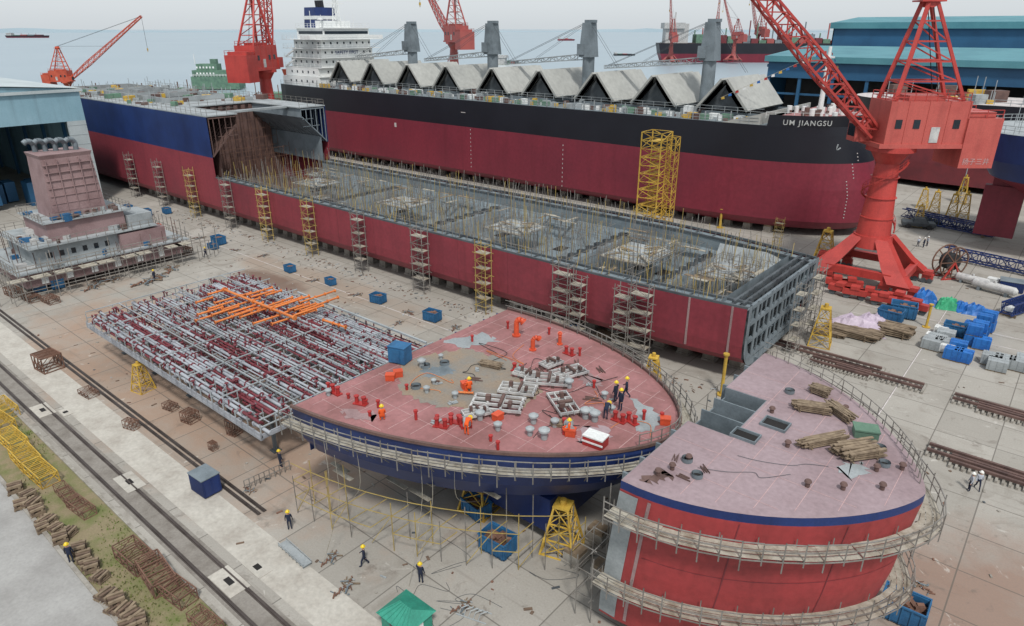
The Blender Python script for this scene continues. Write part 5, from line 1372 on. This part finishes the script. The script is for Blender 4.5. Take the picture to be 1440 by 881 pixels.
x,y=Y(878,78,-2.5); box_ship('barge','low dark barge far out on the sea',x,y,34,9,2.2,.75,['hull_black','hull_black','steel_primer'],3)
x,y=Y(712,98,0); box_ship('cargo_ship','white moored ship behind the folded hatch covers',x,y,60,16,8,2.0,['navy_paint','white_paint','green_dull'],3)
x,y=Y(1065,84,0); e=box_ship('container_ship','big dark red container ship moored at the far quay',x,y,250,36,22,.62,['ship_red','hull_black','brown_steel'],18)
x,y=Y(308,120,0)
e=T('workboat','green and white work vessel moored behind the quay','ship',(x,y,0)); e.rotation_euler[2]=.7
q=M(); q.bb(-16,16,-6,6,-2,6); q.bb(-15,8,-5,5,6,10); q.bb(-12,2,-4,4,10,14); q.bb(-3,1,-2,2,14,17); q.build('hull','green_dull',e)
for z in(7.4,11.2):
    for k in range(6): one('window','white_paint',e,lambda q:q.bb(-12+k*2.2,-11+k*2.2,-5.1 if z<9 else -4.1,-5.0 if z<9 else -4.0,z,z+1.2),False)
q=M(); q.bar((10,0,6),(10,0,18),.6); q.bar((10,0,17),(20,0,12),.4); q.bar((-14,0,14),(-14,0,20),.4); q.rail([(-16,-6,6),(16,-6,6)],1.5,2,w=.2); q.build('mast','white_paint',e)
def fac_eq():
    e=T('equipment_skid','green equipment skid with rails on the far yard','equipment',group='equipment on the far yard')
    q=M(); q.bb(-4,4,-2,2,0,2.5); q.bb(-3,1,-1.5,1.5,2.5,4); q.cyl((2.5,0,2.5),(2.5,0,5.5),.7,.7,8); q.build('body','green_dull',e)
    q=M(); q.rail([(-4,-2,2.5),(4,-2,2.5),(4,2,2.5),(-4,2,2.5)],1.3,1.5,closed=True,w=.12)
    for k in range(5): x,y=ru(-4,4),ru(-2,2); q.bar((x,y,2),(x,y,ru(5,8)),.12)
    q.build('frame','rust_steel',e); return e
many(fac_eq,[((ru(-296,-235),ru(60,200),0),ru(0,3),(k,k,k)) for k in [ru(1.2,2.6) for _ in range(46)]])
many(fac_cont,[((ru(-290,-240),ru(120,260),0),ru(0,.4),(3,2.2,2.)) for _ in range(16)])

# ---------------------------------------------------------------- people
def skin_person(pose):
    J={'pel':(0,0,.95),'sp':(0,0,1.2),'ch':(0,.0,1.42),'nk':(0,0,1.55),'hd':(0,0.01,1.66),'tp':(0,0,1.78),
       'sl':(-.19,0,1.43),'el':(-.25,.02,1.15),'wl':(-.27,.1,.9),'hl':(-.27,.13,.8),'sr':(.19,0,1.43),'er':(.25,.02,1.15),'wr':(.27,.1,.9),'hr':(.27,.13,.8),
       'kl':(-.11,.03,.5),'al':(-.12,0,.09),'tl':(-.12,.17,.04),'kr':(.11,.03,.5),'ar':(.12,0,.09),'tr':(.12,.17,.04),'pl':(-.1,0,.9),'pr':(.1,0,.9)}
    if pose=='walk': J.update(kl=(-.11,.2,.52),al=(-.12,.25,.1),tl=(-.12,.42,.07),kr=(.11,-.02,.5),ar=(.12,-.32,.14),tr=(.12,-.2,.04),wl=(-.27,-.12,.93),hl=(-.27,-.12,.83),wr=(.27,.26,1.),hr=(.27,.32,.93))
    if pose=='bend':
        J.update(sp=(0,.18,1.1),ch=(0,.38,1.15),nk=(0,.5,1.14),hd=(0,.6,1.1),tp=(0,.7,1.05),sl=(-.19,.38,1.13),sr=(.19,.38,1.13),el=(-.22,.45,.85),er=(.22,.45,.85),wl=(-.15,.55,.62),wr=(.15,.55,.62),hl=(-.13,.58,.53),hr=(.13,.58,.53))
    if pose=='crouch':
        J={k:(v[0],v[1],v[2]-.5) for k,v in J.items()}
        J.update(kl=(-.17,.4,.5),kr=(.17,.4,.5),al=(-.13,.05,.09),ar=(.13,.05,.09),tl=(-.13,.22,.04),tr=(.13,.22,.04),wl=(-.15,.4,.55),wr=(.15,.4,.55),hl=(-.12,.48,.5),hr=(.12,.48,.5))
    if pose=='point': J.update(el=(-.35,.2,1.3),wl=(-.3,.45,1.35),hl=(-.3,.54,1.36))
    R={'pel':.16,'sp':.15,'ch':.17,'nk':.07,'hd':.1,'tp':.08,'sl':.08,'el':.055,'wl':.04,'hl':.045,'sr':.08,'er':.055,'wr':.04,'hr':.045,'kl':.075,'al':.06,'tl':.05,'kr':.075,'ar':.06,'tr':.05,'pl':.11,'pr':.11}
    E=['pel sp','sp ch','ch nk','nk hd','hd tp','ch sl','sl el','el wl','wl hl','ch sr','sr er','er wr','wr hr','pel pl','pl kl','kl al','al tl','pel pr','pr kr','kr ar','ar tr']
    ks=list(J); me=bpy.data.meshes.new('pm'); me.from_pydata([J[k] for k in ks],[(ks.index(a),ks.index(b)) for a,b in (x.split() for x in E)],[])
    o=bpy.data.objects.new('pm',me); COL.objects.link(o); o.modifiers.new('Skin','SKIN'); o.modifiers.new('Sub','SUBSURF').levels=1
    sv=me.skin_vertices[0].data
    for i,k in enumerate(ks): sv[i].radius=(R[k],R[k]*.8); sv[i].use_root=(k=='pel')
    dg=bpy.context.evaluated_depsgraph_get(); dg.update()
    m2=bpy.data.meshes.new_from_object(o.evaluated_get(dg)); bpy.data.objects.remove(o)
    m2.materials.clear()
    for i in range(3): m2.materials.append(None)
    top_={'sp','ch','sl','el','wl','sr','er','wr'}; sk={'nk','hd','tp','hl','hr'}
    for p in m2.polygons:
        c=p.center; k=min(ks,key=lambda k:(Vector(J[k])-c).length); p.material_index=1 if k in top_ else 2 if k in sk else 0; p.use_smooth=True
    return m2,J
PM={p:skin_person(p) for p in('stand','walk','bend','crouch','point')}
def person(loc,rz,pose,legs,torso,hel,lab,sc=1.0):
    me,J=PM[pose]; me=me.copy(); 
    me.materials[0]=K[legs]; me.materials[1]=K[torso]; me.materials[2]=K['skin']
    o=bpy.data.objects.new('person',me); COL.objects.link(o); o.location=loc; o.rotation_euler[2]=rz; o.scale=(sc,sc,sc)
    tag(o,lab,'person')
    q=M(); c=Vector(J['hd']).lerp(Vector(J['tp']),.55); d=(Vector(J['tp'])-Vector(J['nk'])).normalized()
    q.cyl(c,c+d*.09,.15,.13,12); q.cyl(c+d*.09,c+d*.16,.13,.06,12); q.cyl(c-d*.01,c+d*.015,.18,.18,12)
    q.build('helmet',hel,o); return o
N_='cloth_navy';O_='cloth_orange';C_='cloth_pale'
for (u,v,h,rz,p,a,b,hm,lab) in(
 (408,745,0,1,'stand',N_,N_,'helmet_yellow','worker in navy coveralls standing by the rail'),
 (513,795,0,2.5,'walk',N_,N_,'helmet_yellow','worker in navy coveralls walking over the concrete'),
 (592,820,0,.5,'point',N_,N_,'helmet_yellow','worker in dark clothes gesturing on the concrete'),
 (395,657,0,0,'stand',N_,N_,'helmet_yellow','worker in dark clothes standing under the scaffold'),
 (101,792,0,1,'stand',N_,N_,'helmet_yellow','worker in dark clothes standing beside timber pallets'),
 (1362,690,0,2,'stand',N_,C_,'helmet_white','man in pale shirt and dark trousers on the yard'),
 (1373,688,0,3.5,'walk',N_,C_,'helmet_white','man in pale shirt walking over the yard'),
 (962,885,0,1,'stand',N_,N_,'helmet_yellow','worker in dark clothes below the bow block'),
 (865,566,B1Z,1.5,'stand',N_,N_,'helmet_yellow','worker in navy coveralls standing on the pink deck'),
 (872,577,B1Z,2.9,'stand',N_,N_,'helmet_yellow','worker in navy coveralls looking down on the deck'),
 (851,590,B1Z,.2,'bend',N_,N_,'helmet_yellow','worker in navy coveralls bending over deck fittings'),
 (880,560,B1Z,2,'walk',N_,N_,'helmet_yellow','worker in navy coveralls walking on the deck'),
 (538,592,B1Z,1,'crouch',O_,O_,'helmet_yellow','worker in orange coveralls crouching on the deck'),
 (660,552,B1Z,1,'crouch',O_,O_,'helmet_yellow','worker in orange coveralls crouching by the frames'),
 (800,612,B1Z,2,'crouch',O_,O_,'helmet_yellow','worker in orange coveralls kneeling on the deck'),
 (656,612,B1Z,.3,'bend',O_,O_,'helmet_yellow','worker in orange coveralls bending on the deck'),
 (1290,347,0,.3,'stand',N_,C_,'helmet_white','man in pale shirt standing on the far yard'),
 (1298,348,0,1.3,'stand',N_,N_,'helmet_white','worker in dark clothes standing on the far yard'),
 (1303,346,0,2.3,'stand',N_,C_,'helmet_white','man in pale shirt beside the yard road'),
 (218,395,0,2,'stand',N_,N_,'helmet_yellow','worker in dark clothes between steel offcuts'),
 (290,362,0,2,'walk',N_,N_,'helmet_yellow','worker in dark clothes walking by the hull'),
):
    person((*Y(u,v,h),h+(.02 if h else 0)),rz,p,a,b,hm,lab)

# ---------------------------------------------------------------- camera, light
cd=bpy.data.cameras.new('camera'); cam=bpy.data.objects.new('camera',cd); COL.objects.link(cam)
cam.location=(0,0,36); cam.rotation_euler=(math.radians(90-22.62),0,math.radians(39.94)); cd.lens=24; cd.sensor_width=36; cd.clip_end=60000; cd.clip_start=.5
SC.camera=cam
w=bpy.data.worlds.new('World'); SC.world=w; w.use_nodes=True; N=w.node_tree.nodes; L=w.node_tree.links
sky=N.new('ShaderNodeTexSky'); sky.sky_type='NISHITA'; sky.sun_disc=False; el=math.radians(56)
sd=Vector((.62,-.55,0)).normalized()
sky.sun_elevation=el; sky.sun_rotation=math.atan2(sd.x,sd.y); sky.air_density=1.; sky.dust_density=1.5; sky.ozone_density=1.
hs=N.new('ShaderNodeHueSaturation'); hs.inputs['Saturation'].default_value=.4; L.new(sky.outputs[0],hs.inputs['Color'])
mx=N.new('ShaderNodeMix'); mx.data_type='RGBA'; mx.inputs[0].default_value=.7; L.new(hs.outputs[0],mx.inputs[6]); mx.inputs[7].default_value=(6.6,7.1,7.5,1)
L.new(mx.outputs[2],N['Background'].inputs['Color'])
N['Background'].inputs['Strength'].default_value=.118
sl=bpy.data.lights.new('sun','SUN'); sl.energy=2.9; sl.angle=math.radians(7); sl.color=(1,.965,.92); so2=bpy.data.objects.new('sun',sl); COL.objects.link(so2)
dirv=Vector((-sd.x*math.cos(el),-sd.y*math.cos(el),-math.sin(el))); so2.rotation_euler=dirv.to_track_quat('-Z','Y').to_euler()
SC.view_settings.view_transform='Standard'; SC.view_settings.look='None'; SC.view_settings.exposure=0
